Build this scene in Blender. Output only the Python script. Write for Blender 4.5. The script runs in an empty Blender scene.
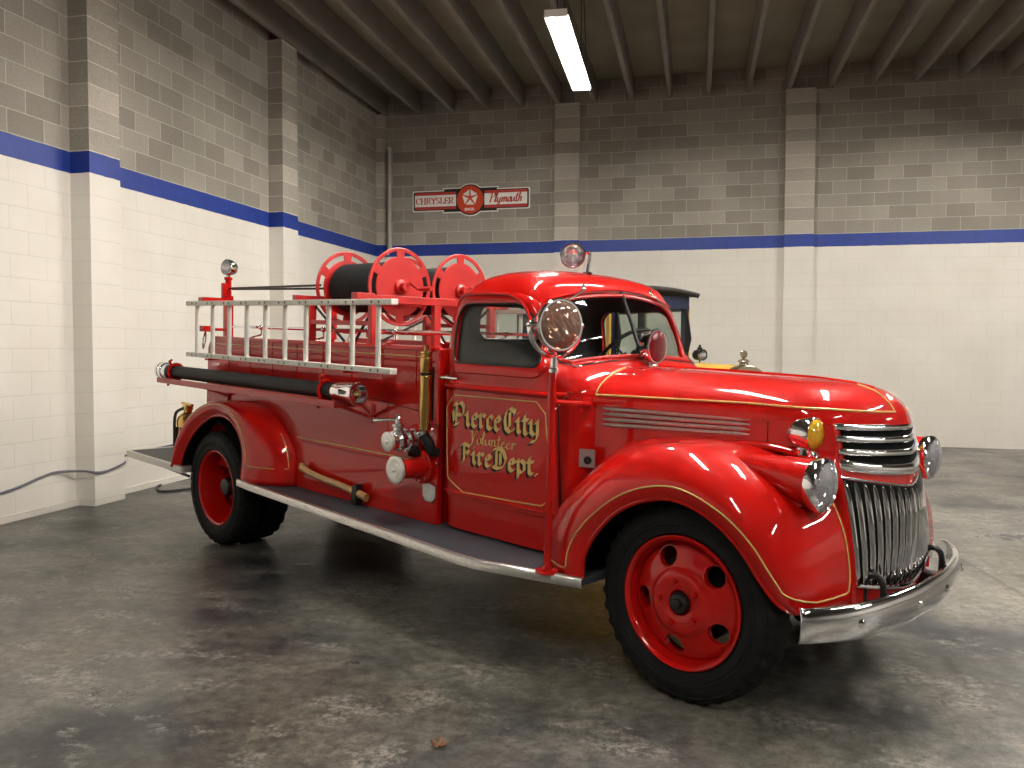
import bpy, bmesh, math, random
from mathutils import Vector, Matrix, Euler
random.seed(7)
PI = math.pi
scene = bpy.context.scene
COL = scene.collection
def V(*a): return Vector(a)

# ------------------------------------------------------------------ materials
def nodemat(name):
    m = bpy.data.materials.new(name); m.use_nodes = True
    nt = m.node_tree; nt.nodes.clear()
    out = nt.nodes.new('ShaderNodeOutputMaterial')
    b = nt.nodes.new('ShaderNodeBsdfPrincipled')
    nt.links.new(b.outputs[0], out.inputs[0])
    return m, nt, b, out
def simple(name, col, rough=.5, metal=0, coat=0, spec=.5, noise=0, nscale=20, bump=0, coatr=.03, rvar=0):
    m, nt, b, out = nodemat(name)
    b.inputs['Base Color'].default_value = (*col, 1)
    b.inputs['Roughness'].default_value = rough
    b.inputs['Metallic'].default_value = metal
    b.inputs['Coat Weight'].default_value = coat
    b.inputs['Coat Roughness'].default_value = coatr; b.inputs['Coat IOR'].default_value = 1.45
    b.inputs['Specular IOR Level'].default_value = spec
    if noise or bump or rvar:
        tc = nt.nodes.new('ShaderNodeTexCoord')
        n = nt.nodes.new('ShaderNodeTexNoise'); n.inputs['Scale'].default_value = nscale; n.inputs['Detail'].default_value = 5
        nt.links.new(tc.outputs['Object'], n.inputs['Vector'])
        if noise:
            r = nt.nodes.new('ShaderNodeValToRGB')
            r.color_ramp.elements[0].position = .3; r.color_ramp.elements[1].position = .7
            r.color_ramp.elements[0].color = (*[c*(1-noise) for c in col], 1)
            r.color_ramp.elements[1].color = (*[min(1, c*(1+noise)) for c in col], 1)
            nt.links.new(n.outputs['Fac'], r.inputs[0]); nt.links.new(r.outputs[0], b.inputs['Base Color'])
        if rvar:
            mr = nt.nodes.new('ShaderNodeMapRange')
            mr.inputs['To Min'].default_value = rough-rvar; mr.inputs['To Max'].default_value = rough+rvar
            nt.links.new(n.outputs['Fac'], mr.inputs[0]); nt.links.new(mr.outputs[0], b.inputs['Roughness'])
        if bump:
            bp = nt.nodes.new('ShaderNodeBump'); bp.inputs['Strength'].default_value = .5; bp.inputs['Distance'].default_value = bump
            nt.links.new(n.outputs['Fac'], bp.inputs['Height']); nt.links.new(bp.outputs[0], b.inputs['Normal'])
    return m
M = {}
M['red'] = simple('red_enamel', (.45, .005, .003), .4, coat=1, spec=.05, noise=.04, nscale=3)
M['red_dull'] = simple('red_painted_steel', (.38, .010, .008), .42, coat=.4, coatr=.2, noise=.08, nscale=9)
M['chrome'] = simple('chrome_plate', (.82, .82, .84), .06, metal=1, noise=.02)
M['alu'] = simple('brushed_aluminium', (.60, .58, .55), .38, metal=.85, noise=.1, nscale=60)
M['rubber'] = simple('black_tyre_rubber', (.0065, .0065, .007), .7, spec=.25, noise=.25, nscale=30, bump=.0008)
M['black'] = simple('black_painted_metal', (.007, .007, .0075), .35, noise=.15)
M['void'] = simple('painted_recess_shade', (.0025, .0025, .0025), .9, spec=.1, noise=.1)  # near-black colour stands in for shade in grille gaps and wheel wells
M['mat'] = simple('grey_rubber_matting', (.040, .045, .057), .6, noise=.12, nscale=35, bump=.0006)
M['mat_black'] = simple('dark_rubber_matting', (.018, .019, .021), .55, noise=.15, nscale=40)
M['hose'] = simple('black_rubber_hose', (.011, .012, .013), .6, spec=.3, noise=.15, nscale=12, bump=.0006)
M['satin'] = simple('satin_chrome', (.80, .80, .80), .22, metal=1, noise=.03)
M['gold'] = simple('gold_leaf_paint', (.60, .40, .12), .38, metal=.15, coat=.3, noise=.12, nscale=40)
M['ink'] = simple('black_lettering_paint', (.006, .004, .003), .55, spec=.25, noise=.1)
M['brass'] = simple('polished_brass', (.62, .40, .13), .2, metal=1, noise=.12, nscale=14)
M['copper'] = simple('copper_tank', (.55, .26, .12), .25, metal=1, noise=.15, nscale=10)
M['whitewood'] = simple('white_ladder_paint', (.68, .66, .60), .45, noise=.06, nscale=25)
M['bolt'] = simple('dark_steel_bolt', (.07, .065, .06), .5, metal=.6, noise=.2)
M['wood'] = simple('varnished_hickory', (.48, .27, .10), .35, coat=.4, noise=.2, nscale=18)
M['interior'] = simple('grey_cab_lining', (.055, .052, .055), .6, noise=.12, nscale=12)
M['seat'] = simple('dark_seat_vinyl', (.035, .032, .032), .45, noise=.1)
M['yellow'] = simple('yellow_coach_paint', (.72, .42, .05), .3, coat=.8, noise=.05)
M['navy'] = simple('dark_navy_coach_paint', (.010, .016, .05), .3, coat=.8, noise=.1)
M['roofcloth'] = simple('black_roof_cloth', (.03, .029, .028), .6, noise=.2, nscale=60, bump=.001)
M['nickel'] = simple('nickel_plate', (.50, .44, .34), .2, metal=1, noise=.1)
M['pipe'] = simple('grey_steel_pipe', (.42, .41, .38), .5, noise=.12, nscale=8)
M['fixture'] = simple('white_enamelled_fixture', (.75, .75, .72), .4, noise=.03)
M['cable'] = simple('black_cable_sheath', (.02, .02, .022), .5, noise=.1)
M['greycable'] = simple('grey_cable_sheath', (.12, .12, .15), .5, noise=.1)
M['leaf'] = simple('dry_brown_leaf', (.13, .055, .022), .8, noise=.3)
M['s_white'] = simple('sign_white', (.86, .84, .80), .4, noise=.03)
M['s_black'] = simple('sign_black', (.015, .014, .014), .4, noise=.1)
M['s_red'] = simple('sign_orange_red', (.62, .06, .02), .4, noise=.05)
M['s_maroon'] = simple('sign_dark_red', (.25, .03, .03), .4, noise=.05)
M['s_letter'] = simple('sign_letter_red', (.55, .05, .03), .4, noise=.05)
M['steelplate'] = simple('galvanised_plate', (.50, .50, .50), .32, metal=.9, noise=.15, nscale=30)
M['whitefit'] = simple('white_metal_cap', (.75, .74, .70), .25, metal=.6, noise=.05)

def glassy(name, tint, transp=.8, rough=.02):
    m = bpy.data.materials.new(name); m.use_nodes = True; nt = m.node_tree; nt.nodes.clear()
    out = nt.nodes.new('ShaderNodeOutputMaterial'); mx = nt.nodes.new('ShaderNodeMixShader')
    t = nt.nodes.new('ShaderNodeBsdfTransparent'); t.inputs[0].default_value = (*tint, 1)
    g = nt.nodes.new('ShaderNodeBsdfGlossy'); g.inputs['Roughness'].default_value = rough
    f = nt.nodes.new('ShaderNodeFresnel'); f.inputs[0].default_value = 1.5
    geo = nt.nodes.new('ShaderNodeNewGeometry')
    # front and back faces reflect alike
    ior = nt.nodes.new('ShaderNodeMapRange'); ior.inputs['To Min'].default_value = 1.5; ior.inputs['To Max'].default_value = 1/1.5
    nt.links.new(geo.outputs['Backfacing'], ior.inputs[0]); nt.links.new(ior.outputs[0], f.inputs[0])
    nt.links.new(f.outputs[0], mx.inputs[0]); nt.links.new(t.outputs[0], mx.inputs[1]); nt.links.new(g.outputs[0], mx.inputs[2])
    nt.links.new(mx.outputs[0], out.inputs[0])
    return m
M['glass'] = glassy('window_glass', (.82, .86, .84))
def lensmat(name, col, trans=.75, rough=.08, scale=60):
    m, nt, b, out = nodemat(name)
    b.inputs['Base Color'].default_value = (*col, 1); b.inputs['Roughness'].default_value = rough
    b.inputs['Transmission Weight'].default_value = trans; b.inputs['IOR'].default_value = 1.3
    b.inputs['Coat Weight'].default_value = .6
    tc = nt.nodes.new('ShaderNodeTexCoord'); w = nt.nodes.new('ShaderNodeTexWave'); w.inputs['Scale'].default_value = scale
    w.bands_direction = 'Y'
    bp = nt.nodes.new('ShaderNodeBump'); bp.inputs['Strength'].default_value = .4; bp.inputs['Distance'].default_value = .003
    nt.links.new(tc.outputs['Object'], w.inputs['Vector']); nt.links.new(w.outputs['Fac'], bp.inputs['Height'])
    nt.links.new(bp.outputs[0], b.inputs['Normal'])
    return m
M['lens'] = lensmat('clear_fluted_lens', (.92, .92, .95))
def fluted(name, tint, diff, dcol, rough=.05, scale=90, axis='Y', dist=.004):
    m = glassy(name, tint, rough=rough); nt = m.node_tree; out = [n for n in nt.nodes if n.type == 'OUTPUT_MATERIAL'][0]
    mx = out.inputs[0].links[0].from_node; g = [n for n in nt.nodes if n.type == 'BSDF_GLOSSY'][0]
    tc = nt.nodes.new('ShaderNodeTexCoord'); w = nt.nodes.new('ShaderNodeTexWave'); w.inputs['Scale'].default_value = scale; w.bands_direction = axis; w.inputs['Distortion'].default_value = 1.5
    bp = nt.nodes.new('ShaderNodeBump'); bp.inputs['Strength'].default_value = .6; bp.inputs['Distance'].default_value = dist
    nt.links.new(tc.outputs['Object'], w.inputs['Vector']); nt.links.new(w.outputs['Fac'], bp.inputs['Height']); nt.links.new(bp.outputs[0], g.inputs['Normal'])
    d = nt.nodes.new('ShaderNodeBsdfDiffuse'); d.inputs[0].default_value = (*dcol, 1)
    m2 = nt.nodes.new('ShaderNodeMixShader'); m2.inputs[0].default_value = diff
    g2 = nt.nodes.new('ShaderNodeMixShader'); g2.inputs[0].default_value = .16
    nt.links.new(mx.outputs[0], g2.inputs[1]); nt.links.new(g.outputs[0], g2.inputs[2])
    nt.links.new(g2.outputs[0], m2.inputs[1]); nt.links.new(d.outputs[0], m2.inputs[2]); nt.links.new(m2.outputs[0], out.inputs[0])
    return m
M['lens_mirror'] = fluted('clear_lamp_glass', (.92, .93, .95), .30, (.62, .62, .66))
M['lens_dark'] = fluted('clear_spot_glass', (.92, .93, .95), .06, (.5, .5, .5))
M['lens_reflect'] = fluted('painted_reflection_glass', (.80, .55, .45), .42, (.30, .19, .14), scale=9, axis='DIAGONAL')  # brownish tint and diffuse colour imitate the room reflected in the lens
M['lens_amber'] = lensmat('amber_lens', (.85, .52, .03), .35)
M['lens_red'] = lensmat('red_lens', (.17, .004, .010), .3)
M['lens_pink'] = lensmat('faded_rose_lens', (.85, .66, .55), .75, .1, 25)

def tubemat():
    m = bpy.data.materials.new('fluorescent_tube_glow'); m.use_nodes = True; nt = m.node_tree; nt.nodes.clear()
    out = nt.nodes.new('ShaderNodeOutputMaterial'); e = nt.nodes.new('ShaderNodeEmission')
    e.inputs[0].default_value = (1, .945, .855, 1); e.inputs[1].default_value = TUBE
    nt.links.new(e.outputs[0], out.inputs[0]); return m
TUBE = 66
M['tube'] = tubemat()

def math_n(nt, op, a=None, b=None):
    n = nt.nodes.new('ShaderNodeMath'); n.operation = op
    for i, x in enumerate((a, b)):
        if x is None: continue
        if isinstance(x, (int, float)): n.inputs[i].default_value = x
        else: nt.links.new(x, n.inputs[i])
    return n.outputs[0]
def mixc(nt, fac, a, b):
    n = nt.nodes.new('ShaderNodeMix'); n.data_type = 'RGBA'
    for s, x in ((n.inputs[0], fac), (n.inputs[6], a), (n.inputs[7], b)):
        if isinstance(x, (int, float)): s.default_value = x
        elif isinstance(x, tuple): s.default_value = (*x, 1)
        else: nt.links.new(x, s)
    return n.outputs[2]
def ramp(nt, fac, stops):
    r = nt.nodes.new('ShaderNodeValToRGB'); el = r.color_ramp.elements
    while len(el) < len(stops): el.new(.5)
    for e, (p, c) in zip(el, stops): e.position = p; e.color = (*c, 1) if isinstance(c, tuple) else (c, c, c, 1)
    nt.links.new(fac, r.inputs[0]); return r.outputs[0]
def noise(nt, vec, scale, detail=4, rough=.5, dist=0):
    n = nt.nodes.new('ShaderNodeTexNoise'); n.inputs['Scale'].default_value = scale; n.inputs['Detail'].default_value = detail
    n.inputs['Roughness'].default_value = rough; n.inputs['Distortion'].default_value = dist
    nt.links.new(vec, n.inputs['Vector']); return n.outputs['Fac']
ZS, ZT = 3.097, 3.293            # painted band, bottom and top
def wallmat(name, bw=.4064, uoff=0, gain=1):
    m, nt, b, out = nodemat(name)
    tc = nt.nodes.new('ShaderNodeTexCoord'); sx = nt.nodes.new('ShaderNodeSeparateXYZ'); nt.links.new(tc.outputs['Object'], sx.inputs[0])
    x, y, z = sx.outputs
    u = math_n(nt, 'ADD', math_n(nt, 'ADD', x, y), 60.1+uoff)
    zz = math_n(nt, 'ADD', z, 24*.2032-ZS)
    cx = nt.nodes.new('ShaderNodeCombineXYZ'); nt.links.new(u, cx.inputs[0]); nt.links.new(zz, cx.inputs[1])
    br = nt.nodes.new('ShaderNodeTexBrick'); nt.links.new(cx.outputs[0], br.inputs['Vector'])
    br.inputs['Scale'].default_value = 1; br.inputs['Brick Width'].default_value = bw; br.inputs['Row Height'].default_value = .2032
    br.inputs['Mortar Size'].default_value = .0045; br.inputs['Mortar Smooth'].default_value = .15; br.inputs['Bias'].default_value = -.1
    br.inputs['Color1'].default_value = (.270, .246, .210, 1); br.inputs['Color2'].default_value = (.395, .362, .312, 1)
    br.inputs['Mortar'].default_value = (.54, .505, .44, 1)
    obj = tc.outputs['Object']
    grit = ramp(nt, noise(nt, obj, 45, 6, .7), [(.25, .78), (.75, 1.16)])
    cloud = ramp(nt, noise(nt, obj, .8, 3), [(.3, .84), (.7, 1.1)])
    def mul(a, c):
        n = nt.nodes.new('ShaderNodeMix'); n.data_type = 'RGBA'; n.blend_type = 'MULTIPLY'; n.inputs[0].default_value = 1
        nt.links.new(a, n.inputs[6]); nt.links.new(c, n.inputs[7]); return n.outputs[2]
    block = mul(mul(br.outputs['Color'], grit), cloud)
    if gain != 1:
        for q in ('Color1', 'Color2', 'Mortar'):
            v = br.inputs[q].default_value; br.inputs[q].default_value = (v[0]*gain, v[1]*gain, v[2]*gain, 1)
    fac = br.outputs['Fac']
    wn = ramp(nt, noise(nt, obj, 1.6, 4), [(.3, (.70, .665, .60)), (.7, (.76, .725, .665))])
    white = mixc(nt, math_n(nt, 'MULTIPLY', fac, .28), wn, (.52, .48, .42))
    bn = ramp(nt, noise(nt, obj, 6, 5), [(.3, (.010, .034, .23)), (.7, (.014, .046, .31))])
    wob = math_n(nt, 'MULTIPLY', math_n(nt, 'SUBTRACT', noise(nt, obj, 9, 3), .5), .014)
    zw = math_n(nt, 'ADD', z, wob)
    c = mixc(nt, math_n(nt, 'GREATER_THAN', zw, ZS), white, bn)
    c = mixc(nt, math_n(nt, 'GREATER_THAN', zw, ZT), c, block)
    nt.links.new(c, b.inputs['Base Color'])
    b.inputs['Roughness'].default_value = .62
    rr = math_n(nt, 'ADD', math_n(nt, 'MULTIPLY', math_n(nt, 'GREATER_THAN', zw, ZT), .35), .5)
    nt.links.new(rr, b.inputs['Roughness'])
    h = math_n(nt, 'ADD', math_n(nt, 'MULTIPLY', fac, -1), math_n(nt, 'MULTIPLY', noise(nt, obj, 60, 4), .35))
    bp = nt.nodes.new('ShaderNodeBump'); bp.inputs['Strength'].default_value = .55; bp.inputs['Distance'].default_value = .004
    nt.links.new(h, bp.inputs['Height']); nt.links.new(bp.outputs[0], b.inputs['Normal'])
    return m
M['wall'] = wallmat('painted_concrete_block')
M['pilaster'] = wallmat('pilaster_block', 9.0, 3.3, 1.28)

def floormat():
    m, nt, b, out = nodemat('worn_concrete_floor')
    tc = nt.nodes.new('ShaderNodeTexCoord'); o = tc.outputs['Object']
    def mul(a, b_, f=1):
        n = nt.nodes.new('ShaderNodeMix'); n.data_type = 'RGBA'; n.blend_type = 'MULTIPLY'; n.inputs[0].default_value = f
        nt.links.new(a, n.inputs[6]); nt.links.new(b_, n.inputs[7]); return n.outputs[2]
    base = ramp(nt, noise(nt, o, 1.1, 9, .66, .15), [(.38, (.028, .029, .033)), (.46, (.068, .066, .063)), (.54, (.112, .106, .093)), (.66, (.165, .156, .134))])
    big = ramp(nt, noise(nt, o, .33, 3, .5), [(.38, .62), (.62, 1.2)])
    fine = ramp(nt, noise(nt, o, 13, 12, .85, .05), [(.40, .38), (.5, 1.0), (.60, 1.8)])
    c = mul(mul(base, big), fine, .9)
    vor = nt.nodes.new('ShaderNodeTexNoise'); vor.inputs['Scale'].default_value = 2.3; vor.inputs['Detail'].default_value = 12; vor.inputs['Roughness'].default_value = .72
    mp = nt.nodes.new('ShaderNodeMapping'); mp.inputs['Rotation'].default_value = (0, 0, .6); mp.inputs['Scale'].default_value = (1, 1.7, 1); mp.inputs['Location'].default_value = (3.1, 7.7, 0)
    nt.links.new(o, mp.inputs[0]); nt.links.new(mp.outputs[0], vor.inputs['Vector'])
    wear = math_n(nt, 'MULTIPLY', ramp(nt, vor.outputs['Fac'], [(.54, 0.0), (.60, 1.0)]), ramp(nt, noise(nt, o, 26, 8, .8), [(.44, 0.0), (.60, 1.0)]))
    c = mixc(nt, math_n(nt, 'MULTIPLY', wear, .55), c, (.40, .38, .34))
    warm = ramp(nt, noise(nt, o, .8, 6, .6), [(.50, 0.0), (.66, .45)])
    c = mixc(nt, warm, c, mul(fine, ramp(nt, noise(nt, o, 3, 2), [(.3, (.118, .104, .075)), (.7, (.13, .118, .085))])))
    # saw-cut joint
    sx = nt.nodes.new('ShaderNodeSeparateXYZ'); nt.links.new(o, sx.inputs[0])
    d = math_n(nt, 'ABSOLUTE', math_n(nt, 'ADD', sx.outputs[0], math_n(nt, 'ADD', math_n(nt, 'MULTIPLY', sx.outputs[1], .137), -6.533)))
    j = math_n(nt, 'LESS_THAN', d, .006)
    c = mixc(nt, math_n(nt, 'MULTIPLY', j, .85), c, (.02, .02, .02))
    nt.links.new(c, b.inputs['Base Color'])
    r = ramp(nt, noise(nt, o, 1.4, 6, .6), [(.3, .26), (.7, .44)])
    nt.links.new(r, b.inputs['Roughness']); b.inputs['Specular IOR Level'].default_value = .42
    bp = nt.nodes.new('ShaderNodeBump'); bp.inputs['Strength'].default_value = .3; bp.inputs['Distance'].default_value = .002
    nt.links.new(noise(nt, o, 30, 6, .7), bp.inputs['Height']); nt.links.new(bp.outputs[0], b.inputs['Normal'])
    return m
M['floor'] = floormat()
M['deck'] = simple('concrete_roof_deck', (.27, .245, .185), .9, noise=.14, nscale=1.5)
M['beam'] = simple('concrete_roof_joist', (.22, .195, .17), .85, noise=.12, nscale=2.5)

# ------------------------------------------------------------------ mesh helpers
def frame_from(axis):
    a = Vector(axis).normalized(); t = V(0, 0, 1) if abs(a.z) < .95 else V(1, 0, 0)
    u = t.cross(a).normalized(); return a, u, a.cross(u)
def catmull(P, n):
    """P list of Vectors; n samples per segment"""
    P = [Vector(p) for p in P]; out = []
    for i in range(len(P)-1):
        p0 = P[i-1] if i > 0 else 2*P[0]-P[1]; p1 = P[i]; p2 = P[i+1]; p3 = P[i+2] if i+2 < len(P) else 2*P[-1]-P[-2]
        for k in range(n):
            t = k/n
            out.append(.5*((2*p1)+(p2-p0)*t+(2*p0-5*p1+4*p2-p3)*t*t+(3*p1-p0-3*p2+p3)*t**3))
    out.append(P[-1]); return out
class MB:
    def __init__(s): s.v = []; s.f = []; s.m = []
    def add(s, vs, fs, mi=0):
        o = len(s.v); s.v += [Vector(v) for v in vs]; s.f += [[i+o for i in f] for f in fs]; s.m += [mi]*len(fs); return s
    def box(s, c, d, mi=0, R=None):
        c = Vector(c); P = []
        for x in (-.5, .5):
            for y in (-.5, .5):
                for z in (-.5, .5):
                    p = V(x*d[0], y*d[1], z*d[2])
                    P.append(c+(R@p if R else p))
        return s.add(P, [(0, 1, 3, 2), (4, 6, 7, 5), (0, 4, 5, 1), (2, 3, 7, 6), (0, 2, 6, 4), (1, 5, 7, 3)], mi)
    def bx(s, x0, x1, y0, y1, z0, z1, mi=0):
        return s.box(((x0+x1)/2, (y0+y1)/2, (z0+z1)/2), (abs(x1-x0), abs(y1-y0), abs(z1-z0)), mi)
    def loft(s, rows, cu=False, cv=False, mi=0, caps=False):
        n = len(rows[0]); R = len(rows); vs = [p for r in rows for p in r]; fs = []
        for i in range(R if cv else R-1):
            for j in range(n if cu else n-1):
                a, b = i*n+j, i*n+(j+1) % n; c, d = ((i+1) % R)*n+(j+1) % n, ((i+1) % R)*n+j
                fs.append((a, b, c, d))
        if caps: fs += [tuple(range(n))[::-1], tuple((R-1)*n+k for k in range(n))]
        return s.add(vs, fs, mi)
    def tube(s, pts, r, n=10, mi=0, closed=False, caps=True, flat=1, up=None):
        pts = [Vector(p) for p in pts]; N = len(pts); rows = []
        rs = r if isinstance(r, (list, tuple)) else [r]*N
        pu = None
        for i, p in enumerate(pts):
            if closed: t = pts[(i+1) % N]-pts[i-1]
            else: t = pts[min(i+1, N-1)]-pts[max(i-1, 0)]
            t.normalize()
            if pu is None:
                pu = Vector(up) if up else (V(0, 0, 1) if abs(t.z) < .9 else V(1, 0, 0))
            u = (pu-t*pu.dot(t)).normalized(); w = t.cross(u); pu = u
            rows.append([p+(u*math.cos(2*PI*k/n)*flat+w*math.sin(2*PI*k/n))*rs[i] for k in range(n)])
        return s.loft(rows, True, closed, mi, caps and not closed)
    def cyl(s, a, b, r, n=20, mi=0): return s.tube([a, b], r, n, mi)
    def lathe(s, prof, axis=(0, 0, 1), origin=(0, 0, 0), n=32, mi=0, sq=(1, 1)):
        """prof: (t along axis, radius)"""
        a, u, w = frame_from(axis); o = Vector(origin)
        rows = [[o+a*t+(u*math.cos(2*PI*k/n)*sq[0]+w*math.sin(2*PI*k/n)*sq[1])*max(r, 1e-5) for k in range(n)] for t, r in prof]
        return s.loft(rows, True, False, mi)
    def prism(s, pts, fn, h0, h1, mi=0):
        n = len(pts); A = [fn(p[0], p[1], h0) for p in pts]; B = [fn(p[0], p[1], h1) for p in pts]
        return s.add(A+B, [tuple(range(n))[::-1], tuple(range(n, 2*n))]+[(i, (i+1) % n, n+(i+1) % n, n+i) for i in range(n)], mi)
    def ring_prism(s, out, inn, fn, h0, h1, mi=0):
        n = len(out); L = [[fn(*p, h) for p in q] for q, h in ((out, h0), (inn, h0), (inn, h1), (out, h1))]
        return s.loft(L, True, True, mi)
    def sphere(s, c, r, n=16, mi=0, sc=(1, 1, 1)):
        c = Vector(c); rows = []
        for i in range(n//2+1):
            t = PI*i/(n//2); rr = max(math.sin(t), 1e-4)
            rows.append([c+V(sc[0]*r*rr*math.cos(2*PI*k/n), sc[1]*r*rr*math.sin(2*PI*k/n), sc[2]*r*math.cos(t)) for k in range(n)])
        return s.loft(rows, True, False, mi)
    def build(s, name, mats, parent=None, bevel=0, angle=35, solid=0, soff=0, smooth=True, seg=2, sub=0, merge=True, loc=None, world=None):
        me = bpy.data.meshes.new(name)
        if world is not None and loc is None:
            lo = Vector([min(v[i] for v in s.v) for i in range(3)]); hi = Vector([max(v[i] for v in s.v) for i in range(3)])
            loc = (lo+hi)/2; loc.z = lo.z
        off = Vector(loc) if loc is not None else V(0, 0, 0)
        me.from_pydata([v-off for v in s.v], [], s.f)
        if not isinstance(mats, (list, tuple)): mats = [mats]
        for m in mats: me.materials.append(M[m] if isinstance(m, str) else m)
        for p, mi in zip(me.polygons, s.m): p.material_index = mi
        bm = bmesh.new(); bm.from_mesh(me)
        if merge: bmesh.ops.remove_doubles(bm, verts=bm.verts, dist=2e-5)
        bmesh.ops.recalc_face_normals(bm, faces=bm.faces)
        bm.to_mesh(me); bm.free()
        if smooth:
            me.shade_smooth(); me.set_sharp_from_angle(angle=math.radians(angle))
        o = bpy.data.objects.new(name, me); COL.objects.link(o)
        if parent is not None:
            o.parent = parent; o.location = off
        elif world is not None:
            o.matrix_world = world@Matrix.Translation(off)
        else: o.location = off
        if solid:
            md = o.modifiers.new('thickness', 'SOLIDIFY'); md.thickness = solid; md.offset = soff
        if bevel:
            md = o.modifiers.new('edge', 'BEVEL'); md.width = bevel; md.segments = seg; md.limit_method = 'ANGLE'; md.angle_limit = math.radians(40)
            md.harden_normals = False
        if sub:
            md = o.modifiers.new('sub', 'SUBSURF'); md.levels = sub; md.render_levels = sub
        return o
def tag(o, label, cat, group=None):
    o['label'] = label; o['category'] = cat
    if group: o['group'] = group
    return o
def struct(o): o['kind'] = 'structure'; return o
def lab(o, l): o['label'] = l; return o
def empty(name, mat, label, cat, group=None):
    o = bpy.data.objects.new(name, None); COL.objects.link(o); o.matrix_world = mat; o.empty_display_size = .2
    return tag(o, label, cat, group)
def interp(tab, x):
    if x <= tab[0][0]: return tab[0][1]
    for (a, p), (b, q) in zip(tab, tab[1:]):
        if x <= b: return p+(q-p)*(x-a)/(b-a)
    return tab[-1][1]
def rrect(x0, x1, z0, z1, r, n=6):
    """rounded rectangle; r = radius or 4 radii (x0z0, x1z0, x1z1, x0z1)"""
    if not isinstance(r, (list, tuple)): r = [r]*4
    P = []
    for (cx, cz, rr, a0) in ((x0+r[0], z0+r[0], r[0], PI), (x1-r[1], z0+r[1], r[1], 1.5*PI), (x1-r[2], z1-r[2], r[2], 0), (x0+r[3], z1-r[3], r[3], .5*PI)):
        for k in range(n+1):
            a = a0+PI/2*k/n; P.append((cx+rr*math.cos(a), cz+rr*math.sin(a)))
    return P
def fn_xz(x, z, h): return V(x, h, z)
def fn_xy(x, y, h): return V(x, y, h)
def fn_yz(y, z, h): return V(h, y, z)

# ------------------------------------------------------------------ camera
aL = .2379
cam = bpy.data.cameras.new('camera'); co = bpy.data.objects.new('camera', cam); COL.objects.link(co)
def room_dir(v):
    e1 = V(math.cos(aL), -math.sin(aL), 0); e2 = V(math.sin(aL), math.cos(aL), 0)
    return V(v.dot(e1), v.dot(e2), v.z)
pit, rol = .0431, .0037
R0 = V(1, 0, 0); F0 = V(0, math.cos(pit), -math.sin(pit)); U0 = V(0, math.sin(pit), math.cos(pit))
Rr = R0*math.cos(rol)+U0*math.sin(rol); Uu = U0*math.cos(rol)-R0*math.sin(rol)
Rr, Uu, Ff = room_dir(Rr), room_dir(Uu), room_dir(F0)
co.matrix_world = Matrix(((Rr.x, Uu.x, -Ff.x, 5.8421), (Rr.y, Uu.y, -Ff.y, -14.0653), (Rr.z, Uu.z, -Ff.z, 1.4987), (0, 0, 0, 1)))
cam.sensor_width = 36; cam.lens = 842.84/1024*36; cam.clip_start = .05; cam.clip_end = 200
scene.camera = co

# ------------------------------------------------------------------ room
XR, YR, ZC = 21.0, -27.0, 5.92
b = MB(); b.bx(-.3, XR+.3, YR-.3, .3, -.2, 0); struct(b.build('floor', 'floor', smooth=False))
PN = [40]
def pil(b, x0, x1, y0, y1):
    q = MB(); q.bx(x0, x1, y0, y1, 0, 5.56); struct(q.build('trim_%d' % PN[0], 'pilaster', smooth=False)); PN[0] += 1
b = MB(); b.bx(-.25, 0, YR-.2, .25, 0, ZC)
for y0, y1 in ((-7.37, -6.96), (-3.80, -3.39)): pil(b, 0, .21, y0, y1)
pil(b, 0, .21, -10.95, -10.54); pil(b, 0, .21, -14.5, -14.1)
b.bx(0, .03, YR, -7.37, 0, .055); b.bx(0, .03, -6.96, -3.8, 0, .055)
struct(b.build('wall_left', ['wall', 'pilaster'], smooth=False, merge=False))
b = MB(); b.bx(0, XR, 0, .25, 0, ZC)
for x0, x1 in ((3.17, 3.58), (6.85, 7.29), (11.0, 11.41), (15, 15.41)): pil(b, x0, x1, -.09, 0)
pil(b, .0, .13, -.13, 0)
struct(b.build('wall_back', ['wall', 'pilaster'], smooth=False, merge=False))
b = MB(); b.bx(XR, XR+.25, YR-.2, .25, 0, ZC); struct(b.build('wall_right', 'wall', smooth=False))
b = MB(); b.bx(0, XR, YR-.25, YR, 0, ZC); struct(b.build('wall_front', 'wall', smooth=False))
b = MB(); b.bx(-.25, XR+.25, YR-.25, .25, ZC, ZC+.2); struct(b.build('ceiling', 'deck', smooth=False))
k = 0; n = 1
while True:
    xb = .13+.6145*k
    if xb > XR+.2: break
    P = [(xb-.034, 5.56), (xb+.034, 5.56), (xb+.052, ZC+.01), (xb-.052, ZC+.01)]
    b = MB()
    A = [V(x, -.0, z) for x, z in P]; B = [V(x+.022*27, YR, z) for x, z in P]
    if xb+.022*27 < XR:
        b.add(A+B, [(0, 1, 2, 3), (7, 6, 5, 4), (0, 4, 5, 1), (1, 5, 6, 2), (2, 6, 7, 3), (3, 7, 4, 0)])
        struct(b.build('trim_%d' % n, 'beam', bevel=.008, smooth=False)); n += 1
    k += 1
# downpipe in the corner
b = MB(); b.tube([(.235, -.10, 3.24), (.235, -.10, 4.95)], .035, 14)
b.tube([(.235, -.10, 3.28), (.235, -.10, 3.20)], .046, 14); b.tube([(.235, -.10, 4.90), (.235, -.10, 4.98)], .046, 14)
b.box((.235, -.054, 3.9), (.09, .09, .03)); b.tube([(.235, -.10, 3.2), (.215, -.13, 3.12), (.24, -.2, 3.12)], .02, 10)
tag(b.build('vertical_pipe', 'pipe'), 'grey vertical steel pipe in the far corner above the blue band', 'pipe')

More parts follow.
